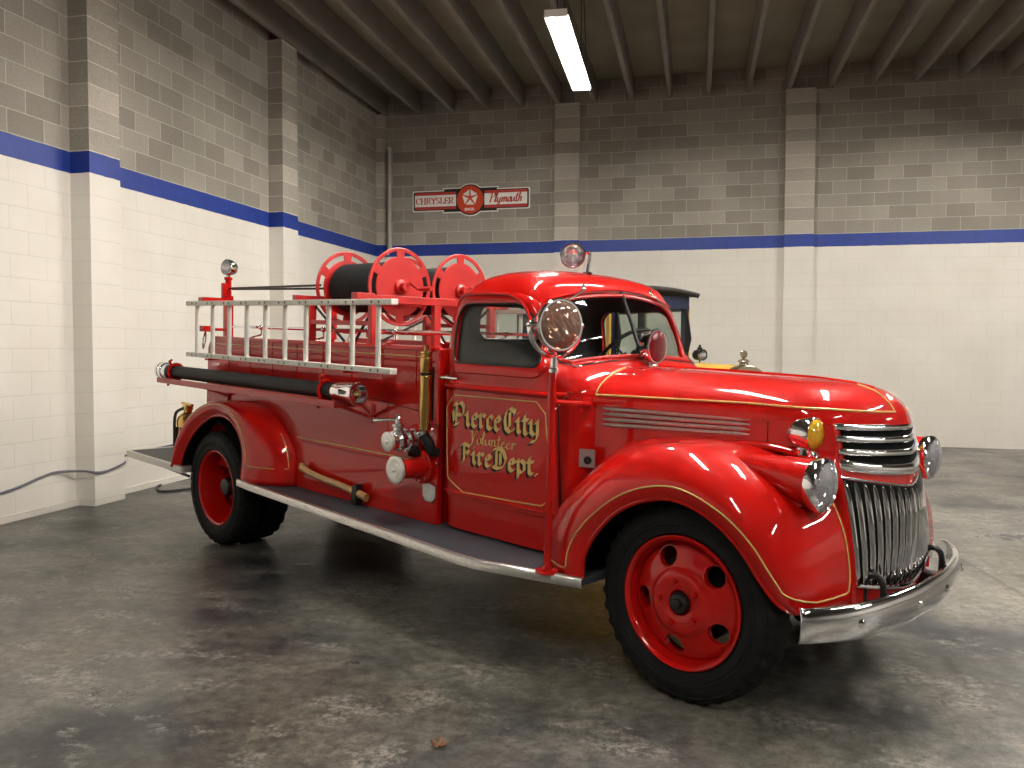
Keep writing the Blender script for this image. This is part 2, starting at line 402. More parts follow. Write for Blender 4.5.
# fluorescent fixtures
def fixture(x, y, L=2.44, tilt=.05):
    e = bpy.data.objects.new('fluorescent_light', None); COL.objects.link(e)
    b = MB(); P = [(-.125, -.004), (-.07, .055), (.07, .055), (.125, -.004), (.118, -.004), (.055, .030), (.0, .012), (-.055, .030), (-.118, -.004)]
    b.prism(P, lambda u, w, h: V(u, h, w), -L/2, L/2)
    h = b.build('housing', 'fixture', e, smooth=False)
    for s in (-.060, .060):
        t = MB(); t.cyl((s, -L/2+.03, .005), (s, L/2-.03, .002), .024, 12); t.build('tube', 'tube', e)
    for yy in (-L/2, L/2):
        c = MB(); c.box((0, yy, .015), (.23, .025, .075)); c.build('end_cap', 'fixture', e, bevel=.004)
    for yy in (-L*.46, L*.46):
        c = MB(); c.tube([(0, yy, .05), (.0, yy-.02, 1.12)], .006, 6); c.tube([(.08, yy, .03), (.03, yy-.03, 1.12)], .006, 6)
        c.build('hanger_wire', 'bolt', e)
    e.location = (x, y, 4.81); e.rotation_euler = (0, 0, tilt)
    return e
FX = [(4.18, -4.45, 'lit fluorescent strip light hanging below the joists, the only one in frame'),
      (10.5, -3.2, 'fluorescent strip light above the right end of the back wall, outside the frame')]
for x in (4.18, 10.5, 16.5):
    for y in (-9.6, -15.2, -20.6):
        if (x, y) in ((4.18, -9.6), (10.5, -9.6), (4.18, -15.2), (10.5, -15.2), (16.5, -9.6)): FX.append((x, y, 'out-of-frame fluorescent strip light, column %d, row %d counted from the back wall' % (1+[4.18, 10.5, 16.5].index(x), 2+[-9.6, -15.2, -20.6].index(y))))
FX.append((7.3, -8.2, 'fluorescent strip light directly above the fire truck, outside the frame'))
for x, y, l in FX:
    tag(fixture(x+(.9 if x < 5 and y < -9 else 0), y), l, 'ceiling light', 'fluorescent ceiling lights')

# cables
def ntube(name, pts, r, mat, n=8, parent=None, world=None, ns=6):
    b = MB(); b.tube(catmull(pts, ns), r, n); return b.build(name, mat, parent, world=world)
tag(ntube('wall_cable', [(.01, -10.4, .20), (.012, -9.2, .2), (.012, -8.23, .26), (.012, -7.8, .33), (.02, -7.62, .35), (.12, -7.42, .335), (.225, -7.38, .32), (.222, -7.2, .315), (.222, -6.97, .36), (.12, -6.93, .37), (.015, -6.85, .38), (.012, -6.3, .40), (.012, -5.5, .42)], .011, 'greycable'),
    'grey cable run low along the white left wall and around its pilaster', 'cable')
tag(ntube('floor_cable', [(.05, -6.2, .012), (.12, -6.35, .012), (.34, -6.55, .012), (.55, -6.25, .012), (.75, -6.0, .012), (1.3, -5.7, .012), (2.0, -5.9, .012)], .011, 'cable'),
    'black cable looped on the floor at the foot of the left wall', 'cable')
b = MB()
for k in range(5):
    a = k*1.3; b.add([(0, 0, .004), (.03*math.cos(a), .03*math.sin(a), .012), (.038*math.cos(a+.5), .04*math.sin(a+.5), .02), (.025*math.cos(a+.9), .028*math.sin(a+.9), .006)], [(0, 1, 2, 3)])
tag(b.build('dry_leaf', 'leaf', solid=.002, loc=(4.85, -11.11, 0)) if False else b.build('dry_leaf', 'leaf', solid=.002), 'small dry brown leaf lying on the concrete floor', 'leaf').location = (4.85, -11.11, .002)

# ------------------------------------------------------------------ broad-nib lettering
def nib_text(b, strokes, place, w, ang=45, mi=0, depth=.002, dx=0, dz=0):
    """each stroke a polyline swept by a flat nib; place(u, v, h) maps to space"""
    nx, nz = math.cos(math.radians(ang))*w/2, math.sin(math.radians(ang))*w/2
    for st in strokes:
        for (x0, y0), (x1, y1) in zip(st, st[1:]):
            P = [(x0-nx, y0-nz), (x0+nx, y0+nz), (x1+nx, y1+nz), (x1-nx, y1-nz)]
            A = sum(P[i][0]*P[(i+1) % 4][1]-P[(i+1) % 4][0]*P[i][1] for i in range(4))/2
            L = math.hypot(x1-x0, y1-y0)
            if abs(A) < .12*w*L:       # stroke along the nib: give it a hairline
                tx, ty = (y1-y0)/max(L, 1e-6)*w*.12, -(x1-x0)/max(L, 1e-6)*w*.12
                P = [(x0-nx-tx, y0-nz-ty), (x0-nx+tx, y0-nz+ty), (x1+nx+tx, y1+nz+ty), (x1+nx-tx, y1+nz-ty)]
            if sum(P[i][0]*P[(i+1) % 4][1]-P[(i+1) % 4][0]*P[i][1] for i in range(4)) < 0: P = P[::-1]
            b.prism(P, lambda u, v, h: place(u+dx, v+dz, h), 0, depth, mi)
BL = {
 'i': (.26, [[(.0, .50), (.08, .60), (.08, .12), (.17, .02)], [(.05, .80), (.12, .86)]]),
 'u': (.42, [[(.0, .50), (.08, .60), (.08, .12), (.2, .02), (.32, .14)], [(.26, .52), (.32, .60), (.32, .1), (.4, .02)]]),
 'e': (.36, [[(.06, .30), (.30, .42), (.20, .60), (.07, .48), (.07, .12), (.18, 0), (.31, .12)]]),
 'r': (.34, [[(.0, .50), (.08, .60), (.08, .10), (.15, .02)], [(.08, .46), (.20, .60), (.30, .50)]]),
 'c': (.34, [[(.30, .48), (.20, .60), (.07, .48), (.07, .12), (.18, 0), (.30, .10)]]),
 't': (.30, [[(.14, .84), (.10, .74), (.10, .12), (.18, 0), (.27, .08)], [(.0, .57), (.26, .60)]]),
 'y': (.42, [[(.0, .50), (.07, .60), (.07, .14), (.18, .02), (.30, .12)], [(.26, .52), (.33, .60), (.33, .0), (.25, -.22), (.06, -.26)]]),
 'p': (.42, [[(.0, .50), (.08, .60), (.08, -.26)], [(.08, .46), (.20, .60), (.33, .48), (.33, .12), (.20, 0), (.10, .08)]]),
 'P': (.58, [[(.0, .84), (.12, .97), (.12, .12), (.0, -.02), (.22, .06)], [(.14, .84), (.34, 1.0), (.48, .84), (.48, .56), (.32, .42), (.16, .50)], [(-.06, .62), (-.02, .3), (.0, .16)]]),
 'C': (.58, [[(.52, .84), (.34, 1.0), (.14, .84), (.07, .5), (.12, .16), (.30, 0), (.52, .16)], [(.30, .84), (.30, .24)], [(.52, .98), (.50, .76)]]),
 'F': (.52, [[(.14, .92), (.14, .10), (.0, -.02)], [(-.04, .82), (.12, .96), (.40, .86), (.50, 1.0)], [(.10, .50), (.38, .56)], [(.30, .66), (.32, .42)]]),
 'D': (.60, [[(.12, .88), (.12, .12)], [(-.04, .86), (.18, 1.0), (.42, .88), (.53, .5), (.42, .14), (.20, 0), (-.02, .08)], [(.29, .80), (.29, .22)]]),
 '.': (.14, [[(.04, .04), (.10, .04)]]), ' ': (.16, []),
}
def text_strokes(s, tab, h, x0, y0, sl=0, sxs=1):
    out = []; x = 0
    for ch in s:
        w, st = tab[ch]
        for q in st: out.append([(x0+(x+px)*h*sxs+py*h*sl, y0+py*h) for px, py in q])
        x += w
    return out, x*h*sxs
def arcpts(cx, cy, rx, ry, a0, a1, n=10): return [(cx+rx*math.cos(math.radians(a0+(a1-a0)*k/n)), cy+ry*math.sin(math.radians(a0+(a1-a0)*k/n))) for k in range(n+1)]
SC = {  # thin joined script
 'V': (.62, [[(.0, .86), (.1, .98), (.2, .9), (.26, .0), (.36, .5), (.52, 1.0), (.62, .92)]]),
 'o': (.36, [arcpts(.16, .25, .14, .25, 90, 450), [(.16, .5), (.34, .42)]]),
 'l': (.26, [[(.0, .1), (.18, .8), (.12, 1.0), (.05, .8), (.07, .1), (.14, 0), (.26, .15)]]),
 'u': (.44, [[(.0, .45), (.04, .1), (.14, 0), (.28, .2), (.32, .48), (.32, .1), (.44, .08)]]),
 'n': (.46, [[(.0, .42), (.06, .48), (.08, 0)], [(.08, .3), (.2, .5), (.3, .4), (.3, .05), (.46, .08)]]),
 't': (.30, [[(.14, .85), (.10, .1), (.18, 0), (.3, .12)], [(-.02, .55), (.28, .6)]]),
 'e': (.38, [[(.02, .2), (.24, .35), (.18, .5), (.06, .4), (.04, .12), (.14, 0), (.38, .15)]]),
 'r': (.36, [[(.0, .42), (.06, .5), (.08, 0)], [(.08, .3), (.18, .48), (.34, .42)]]),
 'P': (.58, [[(.18, .95), (.12, 0)], [(-.04, .82), (.16, 1.0), (.44, .98), (.52, .78), (.40, .55), (.18, .5)]]),
 'y': (.46, [[(.0, .48), (.04, .1), (.14, 0), (.28, .2), (.32, .48), (.28, -.2), (.12, -.34), (.06, -.2), (.44, .1)]]),
 'm': (.66, [[(.0, .42), (.06, .48), (.06, 0)], [(.06, .3), (.2, .5), (.28, .4), (.28, 0)], [(.28, .3), (.42, .5), (.5, .4), (.5, .05), (.66, .08)]]),
 'h': (.44, [[(.1, 1.0), (.06, 0)], [(.07, .28), (.2, .5), (.3, .4), (.3, .04), (.4, .08)], [(-.06, .72), (.24, .78)]]),
}
SF = {  # serif capitals
 'C': (.78, [arcpts(.42, .5, .34, .5, 50, 310), [(.64, .98), (.64, .76)]]),
 'H': (.84, [[(.14, 0), (.14, 1)], [(.64, 0), (.64, 1)], [(.14, .5), (.64, .5)], [(.04, 0), (.24, 0)], [(.04, 1), (.24, 1)], [(.54, 0), (.74, 0)], [(.54, 1), (.74, 1)]]),
 'R': (.78, [[(.14, 0), (.14, 1)], [(.14, 1), (.4, 1)]+arcpts(.4, .74, .18, .26, 90, -90, 6)+[(.14, .48)], [(.36, .48), (.68, 0)], [(.04, 0), (.24, 0)]]),
 'Y': (.76, [[(.06, 1), (.36, .5), (.36, 0)], [(.36, .5), (.66, 1)], [(.26, 0), (.46, 0)], [(-.02, 1), (.16, 1)], [(.56, 1), (.74, 1)]]),
 'S': (.62, [arcpts(.28, .75, .2, .25, 20, 270, 8)+arcpts(.28, .25, .22, .25, 90, -160, 8)]),
 'L': (.64, [[(.14, 1), (.14, 0), (.54, 0), (.54, .22)], [(.04, 1), (.24, 1)]]),
 'E': (.68, [[(.58, .8), (.58, 1), (.14, 1), (.14, 0), (.58, 0), (.58, .2)], [(.14, .5), (.44, .5)], [(.44, .6), (.44, .4)]]),
 'D': (.76, [[(.14, 0), (.14, 1)], [(.14, 1), (.3, 1)]+arcpts(.32, .5, .3, .5, 90, -90, 8)+[(.14, 0)]]),
 'A': (.74, [[(.04, 0), (.36, 1), (.66, 0)], [(.16, .35), (.54, .35)]]),
}

# ------------------------------------------------------------------ dealer sign on the back wall
sg = bpy.data.objects.new('wall_sign', None); COL.objects.link(sg); sg.location = (1.685, 0, 4.04)
tag(sg, 'long dealer sign with red star roundel hung on the grey block wall', 'sign')
def sp(x, z, h): return V(x, -h, z)
def board(b, g, h0, h1, mi):
    b.prism(rrect(-1.05+g, 1.05-g, -.18+g, .18-g, .03), sp, h0, h1, mi)
    b.prism([(-.50+g, -.215+g), (.50-g, -.215+g), (.40, .0), (.50-g, .215-g), (-.50+g, .215-g), (-.40, 0)], sp, h0, h1-.0005, mi)
    b.prism([( (.28-g)*math.cos(2*PI*k/48), (.28-g)*math.sin(2*PI*k/48)) for k in range(48)], sp, h0, h1+.001, mi)
b = MB(); board(b, 0, .001, .016, 0); b.build('white_rim', 's_white', sg)
b = MB(); board(b, .018, .016, .022, 0); b.build('black_border', 's_black', sg)
for s in (-1, 1):
    b = MB()
    x0, x1 = (.255, 1.005) if s > 0 else (-1.005, -.255)
    b.prism([(x0, -.145), (x1, -.145), (x1, .145), (x0, .145)], sp, .022, .026, 1)
    b.prism([(x0, -.098), (x1, -.098), (x1, .098), (x0, .098)], sp, .026, .029, 0)
    b.prism([(x0, -.118), (x1, -.118), (x1, -.109), (x0, -.109)], sp, .026, .028, 2)
    b.prism([(x0, .109), (x1, .109), (x1, .118), (x0, .118)], sp, .026, .028, 2)
    b.build('name_panel', ['s_white', 's_letter', 's_maroon'], sg)
b = MB(); b.prism([(.238*math.cos(2*PI*k/48), .238*math.sin(2*PI*k/48)) for k in range(48)], sp, .02, .034)
rd = b.build('roundel', 's_red', sg)
b = MB()   # five white wedges leave a five-armed star between them
def pt(r, a): return (r*math.cos(math.radians(a)), .035+r*math.sin(math.radians(a)))
for k in range(5):
    a = 90+72*k
    b.prism([pt(.030, a+36), pt(.142, a+4), pt(.142, a+68)][::1], sp, .034, .038)
b.build('star_emblem', 's_white', rd)
b = MB(); st, w = text_strokes('CHRYSLER', SF, .105, -.985, -.052, sxs=1.12); nib_text(b, st, sp, .021, 4, depth=.033)
b.build('lettering', 's_letter', sg)
b = MB(); st, w = text_strokes('Plymouth', {**SC}, .17, .335, -.060, sl=.22, sxs=.97); nib_text(b, st, sp, .034, 30, depth=.033); b.build('lettering', 's_letter', sg)
b = MB(); st, w = text_strokes('DEALER', SF, .042, -.095, -.185, sxs=.95); nib_text(b, st, sp, .012, 20, depth=.039); b.build('lettering', 's_white', rd)

# ------------------------------------------------------------------ FIRE TRUCK
RK = .0303
rz = math.atan2(-.51166, .85919)
TM = Matrix.Translation((6.1482, -9.7541, 0))@Matrix.Rotation(rz, 4, 'Z')@Matrix.Translation((0, 0, .43))@Matrix.Rotation(RK, 4, 'Y')@Matrix.Translation((0, -.12, -.43))
truck = empty('fire_truck', TM, 'vintage red fire truck with gold lettered doors parked on the concrete floor', 'fire truck')
T = truck
# ---- cab shape
W_T = [(.45, .664), (.60, .668), (.80, .676), (1.25, .68), (1.40, .669), (1.55, .655), (1.70, .632), (1.75, .618), (1.79, .595), (1.82, .56), (1.845, .51), (1.868, .43), (1.882, .34), (1.893, .24), (1.898, .16)]
R_T = [(.45, -1.66), (1.2, -1.68), (1.5, -1.675), (1.7, -1.65), (1.75, -1.63), (1.79, -1.605), (1.82, -1.58), (1.845, -1.55), (1.868, -1.51), (1.882, -1.47), (1.893, -1.43), (1.898, -1.40)]
F_T = [(.45, -.63), (1.24, -.63), (1.30, -.645), (1.345, -.67), (1.385, -.71), (1.42, -.775), (1.76, -.920), (1.80, -.945), (1.825, -.975), (1.845, -1.01), (1.868, -1.08), (1.882, -1.14), (1.893, -1.22), (1.898, -1.26)]
KV_T = [(1.28, 0), (1.42, .14), (1.76, .10), (1.84, .04), (1.88, 0)]
N_T = [(.45, 5), (1.30, 5), (1.42, 5.5), (1.72, 5.5), (1.82, 4), (1.87, 3), (1.898, 2.4)]
NR_T = [(.45, 9), (1.5, 8), (1.75, 5), (1.84, 3.6), (1.898, 2.4)]
def cab_half(X, Z):
    w, r, f = interp(W_T, Z), interp(R_T, Z), interp(F_T, Z); xc = (r+f)/2; a = (f-r)/2
    n = interp(N_T, Z) if X > xc else interp(NR_T, Z)
    if X <= xc: t = min(abs(X-xc)/a, 1); return w*(1-t**n)**(1/n)
    kv = interp(KV_T, Z); y = w; X = min(X, xc+a*.93-kv*w*.8)
    for _ in range(12):
        t = min((X-xc+kv*y*max(0, min(1, (X-xc)/a))**2)/a, .995); y = .5*y+.5*w*(1-t**n)**(1/n)
    return y
def cab_ring(Z, off=0):
    w, r, f = interp(W_T, Z)-off, interp(R_T, Z)+off, interp(F_T, Z)-off; xc = (r+f)/2; a = (f-r)/2
    q = []
    for n in (interp(N_T, Z), interp(NR_T, Z)):
        d = []
        for k in range(201):
            t = PI/2*k/200; c, s = math.cos(t), math.sin(t); d.append((a*c**(2/n), w*s**(2/n)))
        L = [0]
        for p, s in zip(d, d[1:]): L.append(L[-1]+math.hypot(s[0]-p[0], s[1]-p[1]))
        o = []; j = 0
        for k in range(25):
            t = L[-1]*k/24
            while j < 199 and L[j+1] < t: j += 1
            g = (t-L[j])/max(L[j+1]-L[j], 1e-9); o.append((d[j][0]+(d[j+1][0]-d[j][0])*g, d[j][1]+(d[j+1][1]-d[j][1])*g))
        q.append(o)
    f_, r_ = q; P = []; kv = interp(KV_T, Z); f_ = [(x-kv*y*(x/a)**2, y) for x, y in f_]
    P += [V(xc+x, y, Z) for x, y in f_[:-1]]                       # front -> left side
    P += [V(xc-x, y, Z) for x, y in r_[::-1][:-1]]
    P += [V(xc-x, -y, Z) for x, y in r_[:-1]]
    P += [V(xc+x, -y, Z) for x, y in f_[::-1][:-1]]
    return P
ZL = [.46, .5, .55, .6, .7, .8, .9, 1.0, 1.1, 1.18, 1.22, 1.255, 1.29, 1.32, 1.345, 1.365, 1.385, 1.40, 1.415, 1.45, 1.5, 1.55, 1.6, 1.65, 1.7, 1.735, 1.75, 1.77, 1.79, 1.805, 1.82, 1.833, 1.845, 1.857, 1.868, 1.876, 1.882, 1.888, 1.893, 1.898]
rows = [cab_ring(z) for z in ZL]
b = MB(); b.loft(rows, True, False)
nlast = len(b.v); b.v.append(V(-1.33, 0, 1.9)); base = nlast-96
for k in range(96): b.f.append([base+k, base+(k+1) % 96, nlast]); b.m.append(0)
cab = b.build('cab_body', ['red', 'interior'], T)
md = cab.modifiers.new('t', 'SOLIDIFY'); md.thickness = .022; md.offset = -1; md.material_offset = 1; md.use_even_offset = True
SW = rrect(-1.545, -.915, 1.372, 1.690, (.045, .035, .15, .09), 8)       # side window outline (X, Z)
def shear_sw(P): return [(x-.24*max(0, (z-1.40))*(1 if x > -1.2 else 0), z) for x, z in P]
SW = shear_sw(SW)
def ws_outline(g=0):
    P = []
    top = lambda y: 1.757-.06*(abs(y)/.54)**2-g; bot = lambda y: 1.434-.038*(abs(y)/.58)**2+g
    hw = .585-g
    for y in [hw*(-1+2*k/16) for k in range(17)]: 
        yy = max(-hw+.06, min(hw-.06, y)); P.append((yy, bot(yy)))
    P += [(hw-.02, bot(hw)+.025), (hw, bot(hw)+.08), (hw-.025, 1.58), (hw-.055, 1.645-g), (hw-.10, 1.69-g)]
    for k in range(9): y = (hw-.15)*(1-2*k/8); P.append((y, top(y)))
    P += [(-(hw-.10), 1.69-g), (-(hw-.055), 1.645-g), (-(hw-.025), 1.58), (-hw, bot(hw)+.08), (-(hw-.02), bot(hw)+.025)]
    return P
WS = []
for p in ws_outline():
    if not WS or math.hypot(p[0]-WS[-1][0], p[1]-WS[-1][1]) > .004: WS.append(p)
RW = rrect(-.385, .385, 1.492, 1.70, .07, 8)
def cutter(fn, P, h0, h1):
    c = MB(); c.prism(P, fn, h0, h1); o = c.build('cutter', 'red', None, smooth=False); o.matrix_world = TM; return o
bpy.context.view_layer.update()
cuts = [cutter(fn_xz, SW, -1.2, 1.2), cutter(fn_yz, WS, -1.32, -.3), cutter(fn_yz, RW, -2.0, -1.5)]
# windshield cutter must follow the slope: a wide front prism is enough as the corners clear the roof
for c in cuts:
    md = cab.modifiers.new('c', 'BOOLEAN'); md.operation = 'DIFFERENCE'; md.object = c; md.solver = 'EXACT'
bpy.context.view_layer.update()
dg = bpy.context.evaluated_depsgraph_get()
nm = bpy.data.meshes.new_from_object(cab.evaluated_get(dg))
cab.modifiers.clear(); old = cab.data; cab.data = nm; bpy.data.meshes.remove(old); nm.name = 'cab_body'
nm.shade_smooth(); nm.set_sharp_from_angle(angle=math.radians(32))
for c in cuts: bpy.data.objects.remove(c)

def frontX(Y, Z, off=0):      # windshield surface
    w, r, f = interp(W_T, Z), interp(R_T, Z), interp(F_T, Z); xc = (r+f)/2; a = (f-r)/2; n = interp(N_T, Z)
    t = (1-min(abs(Y)/w, .999)**n)**(1/n); return xc+a*t-interp(KV_T, Z)*abs(Y)*t*t+off
# windshield gaskets, trim and glass
ring = [V(frontX(y, z, .004), y, z) for y, z in WS]
b = MB(); b.tube(ring, .010, 8, closed=True); fr = b.build('windshield_seal', 'red_dull', T)
ring2 = [V(frontX(y*1.025, z+(.022 if z > 1.55 else -.02), .006), y*1.03, z+(.022 if z > 1.55 else -.02)) for y, z in WS]
b = MB(); b.tube(ring2, .0065, 8, closed=True); b.build('windshield_trim', 'chrome', fr)
b = MB(); P = WS; c0 = V(frontX(0, 1.58, -.014), 0, 1.58)
vs = [V(frontX(y, z, -.014), y, z) for y, z in P]; vs2 = [V(frontX(y*.5, 1.58+(z-1.58)*.5, -.014), y*.5, 1.58+(z-1.58)*.5) for y, z in P]
b.loft([vs, vs2], True); o = len(b.v); b.v.append(c0); n_ = len(P)
for k in range(n_): b.f.append([n_+k, n_+(k+1) % n_, o]); b.m.append(0)
b.build('windshield_glass', 'glass', T, angle=80)
b = MB(); b.tube([(frontX(0, 1.425, .006), 0, 1.425), (frontX(0, 1.60, .008), 0, 1.60), (frontX(0, 1.775, .008), 0, 1.775)], .011, 8); b.build('windshield_divider', 'black', T)
b = MB(); b.tube([(frontX(0, 1.425, .016), 0, 1.425), (frontX(0, 1.60, .016), 0, 1.60), (frontX(0, 1.775, .016), 0, 1.775)], .004, 6); b.build('divider_trim', 'chrome', T)
# wipers
for s in (-1, 1):
    b = MB(); z0 = 1.778; y0 = s*.30; x0 = frontX(y0, z0, .014)
    b.sphere((x0, y0, z0), .015, 10); b.tube([(x0, y0, z0), (x0-.002, y0, z0+.03)], .008, 8)
    b.tube([(x0+.012, y0, z0), (frontX(s*.40, 1.735, .026), s*.40, 1.735), (frontX(s*.48, 1.70, .022), s*.48, 1.70)], .005, 6)
    b.build('windshield_wiper', 'chrome', T)
# rain gutter above windshield
b = MB(); pts = [V(frontX(y, 1.782-.07*(abs(y)/.54)**2, .010), y, 1.787-.07*(abs(y)/.54)**2) for y in [-.54+1.08*k/20 for k in range(21)]]
b.tube(pts, .007, 8); b.build('visor_bead', 'red', T)
# doors, window rims, handles
def side(X, Z, off, s): return V(X, s*(cab_half(X, Z)+off), Z)
def ribbon(b, pts, s, off, r=.0042, mi=0, closed=False): b.tube([side(x, z, off, s) for x, z in pts], r, 6, mi, closed)
def dense(P, closed=False, step=.03):
    out = []
    Q = list(P)+([P[0]] if closed else [])
    for (a, c), (d, e) in zip(Q, Q[1:]):
        n = max(1, int(math.hypot(d-a, e-c)/step))
        out += [(a+(d-a)*k/n, c+(e-c)*k/n) for k in range(n)]
    if not closed: out.append(Q[-1])
    return out
def offs(P, d):
    n = len(P); out = []
    for i in range(n):
        a, c = P[i-1], P[(i+1) % n]; tx, ty = c[0]-a[0], c[1]-a[1]; L = math.hypot(tx, ty) or 1
        out.append((P[i][0]+ty/L*d, P[i][1]-tx/L*d))
    return out
for s in (-1, 1):
    D = MB(); zs = [.635+.0*k for k in range(0)]
    zs = [.635, .65, .67, .70, .75, .80, .88, .96, 1.04, 1.12, 1.17, 1.205, 1.222]
    def xl(z): return -1.632+(.05-math.sqrt(max(0, .05**2-(max(0, .685-z))**2)) if z < .685 else 0)
    def xr(z): return -.765-(.0 if z > .8 else .0)-(.05-math.sqrt(max(0, .05**2-(max(0, .685-z))**2)) if z < .685 else 0)-(z-.64)*.055
    rows = []
    for z in zs:
        rows.append([side(xl(z)+(xr(z)-xl(z))*k/24, z, .012, s) for k in range(25)])
    edge = [[side(xl(z)+(xr(z)-xl(z))*k/24, z, -.01, s) for k in range(25)] for z in zs]
    D.loft(rows); D.loft([rows[0], edge[0]]); D.loft([rows[-1], edge[-1]])
    D.loft([[r[0] for r in rows], [r[0] for r in edge]]); D.loft([[r[-1] for r in rows], [r[-1] for r in edge]])
    door = D.build('door', 'red', T, angle=40)
    sm = [(-1.637, 1.228), (-1.637, .70), (-1.628, .66), (-1.60, .637), (-.83, .632), (-.785, .645), (-.768, .69), (xr(.8)+.006, .8), (xr(1.2)+.006, 1.225)]
    b = MB(); b.tube([side(x, z, .0015, s) for x, z in dense(sm)], .0035, 6); b.build('door_seam', 'ink', T)
    # upper frame of the door round the window
    inn = dense(SW, True, .04); o1 = offs(inn, .018); o2 = offs(inn, .050); o3 = offs(inn, .058)
    if inn and (max(p[0] for p in o2) < max(p[0] for p in inn)): o1 = offs(inn, -.018); o2 = offs(inn, -.05); o3 = offs(inn, -.058)
    U = MB(); cl = lambda p: (min(p[0], interp(F_T, p[1])-interp(KV_T, p[1])*.6-.035), max(p[1], 1.262))
    U.loft([[side(*p, -.012, s) for p in inn], [side(*p, .004, s) for p in inn], [side(*p, .010, s) for p in o1], [side(*cl(p), .010, s) for p in o2], [side(*cl(p), -.004, s) for p in o3]], True)
    U.build('window_frame', 'red', door, angle=60)
    b = MB(); b.tube([side(*p, .003, s) for p in inn], .006, 6, closed=True); b.build('window_seal', 'black', door)
    # drip moulding above the door
    b = MB(); dm = [(-1.608, 1.60), (-1.604, 1.67), (-1.58, 1.71), (-1.54, 1.735), (-1.46, 1.745), (-1.25, 1.743), (-1.15, 1.735), (-1.07, 1.70), (-1.02, 1.64), (-.995, 1.58)]
    ribbon(b, [(p.x, p.y) for p in catmull([V(x, z, 0) for x, z in dm], 5)], s, .012, .008); b.build('drip_moulding', 'red', T)
    # belt and lower mouldings
    b = MB(); bp_ = [(-1.66+.02*k*1.0, 1.243) for k in range(47)]
    pts = [side(x, z, .006, s) for x, z in bp_]; b.tube(pts, .016, 8); b.build('belt_moulding', 'red', T)
    b = MB(); ribbon(b, [(-1.60+.02*k, .662+.0*k) for k in range(42)], s, .012, .009); b.build('lower_moulding', 'red', door)
    # glass
    b = MB(); vs = [side(x, z, -.016, s) for x, z in inn]; cx_, cz_ = -1.25, 1.53
    vs2 = [side(cx_+(x-cx_)*.5, cz_+(z-cz_)*.5, -.016, s) for x, z in inn]
    b.loft([vs, vs2], True); o = len(b.v); b.v.append(side(cx_, cz_, -.016, s)); n_ = len(inn)
    for k in range(n_): b.f.append([n_+k, n_+(k+1) % n_, o]); b.m.append(0)
    b.build('window_glass', 'glass', door, angle=80)
    # handle
    b = MB(); hz = 1.288; y = s*(cab_half(-1.57, hz)+.012)
    b.lathe([(0, .02), (.012, .018), (.03, .010), (.045, .010)], (0, s, 0), (-1.575, y, hz), 16)
    b.tube([(-1.60, y+s*.04, hz-.004), (-1.575, y+s*.045, hz), (-1.52, y+s*.046, hz+.002), (-1.455, y+s*.04, hz)], [.009, .012, .010, .006], 10)
    lab(b.build('door_handle', 'chrome', door), 'chrome door handle')
    # gold outline (chamfered panel) and its front line
    gp = [(-1.505, 1.196), (-.90, 1.205), (-.845, 1.150), (-.80, .735), (-.86, .690), (-1.43, .672), (-1.565, .735), (-1.585, 1.12)]
    b = MB(); ribbon(b, dense(gp, True), s, .013, .0034, closed=True); lab(b.build('pinstripe', 'gold', door), 'gold pinstripe panel outline')
    # lettering, raised by a paint film only
    def place(u, v, h, s=s):
        X = u if s < 0 else -2.37-u
        return side(X, v, .0135+h, s)
    def line(txt, tab, h, x0, x1, z0, w, ang, sl=0):
        _, L = text_strokes(txt, tab, h, 0, 0, 0, 1); sx = (x1-x0)/L
        return text_strokes(txt, tab, h, x0, z0, sl, sx)[0]
    big = line('Pierce', BL, .125, -1.505, -1.135, 1.035, 0, 0)+line('City', BL, .125, -1.125, -.875, 1.035, 0, 0)+line('Fire', BL, .107, -1.440, -1.20, .838, 0, 0)+line('Dept.', BL, .107, -1.190, -.880, .838, 0, 0)
    small = line('Volunteer', SC, .072, -1.38, -1.03, .947, 0, 0, .1)
    b = MB(); nib_text(b, big, place, .031, 45, 0, .0006, -.013, -.011); nib_text(b, big, place, .031, 45, 0, .0005, -.006, -.005)
    lab(b.build('lettering_shade', 'ink', door, smooth=False), 'black drop shade of the door lettering')
    b = MB(); nib_text(b, big, place, .026, 45, 0, .0014); nib_text(b, small, place, .010, 30, 0, .0014)
    lab(b.build('lettering', 'gold', door, smooth=False), 'gold blackletter town name and department lettering')
    # cowl plate
    if s < 0:
        b = MB(); b.prism(rrect(-.695, -.625, .90, .988, .006, 3), lambda x, z, h: V(x, -.590+(x+.70)*.45-h, z), 0, .008)
        pl = b.build('cowl_plate', 'steelplate', T); b = MB(); b.lathe([(0, .02), (.004, .02), (.004, .001)], (.41, -.91, 0), (-.655, -.578, .935), 16); b.build('socket', 'black', pl)
# rear window glass + frame
b = MB(); b.prism(RW, fn_yz, -1.668, -1.664); b.build('rear_window_glass', 'glass', T)
b = MB(); b.tube([V(-1.655, y, z) for y, z in RW], .012, 8, closed=True); b.build('rear_window_seal', 'black', T)
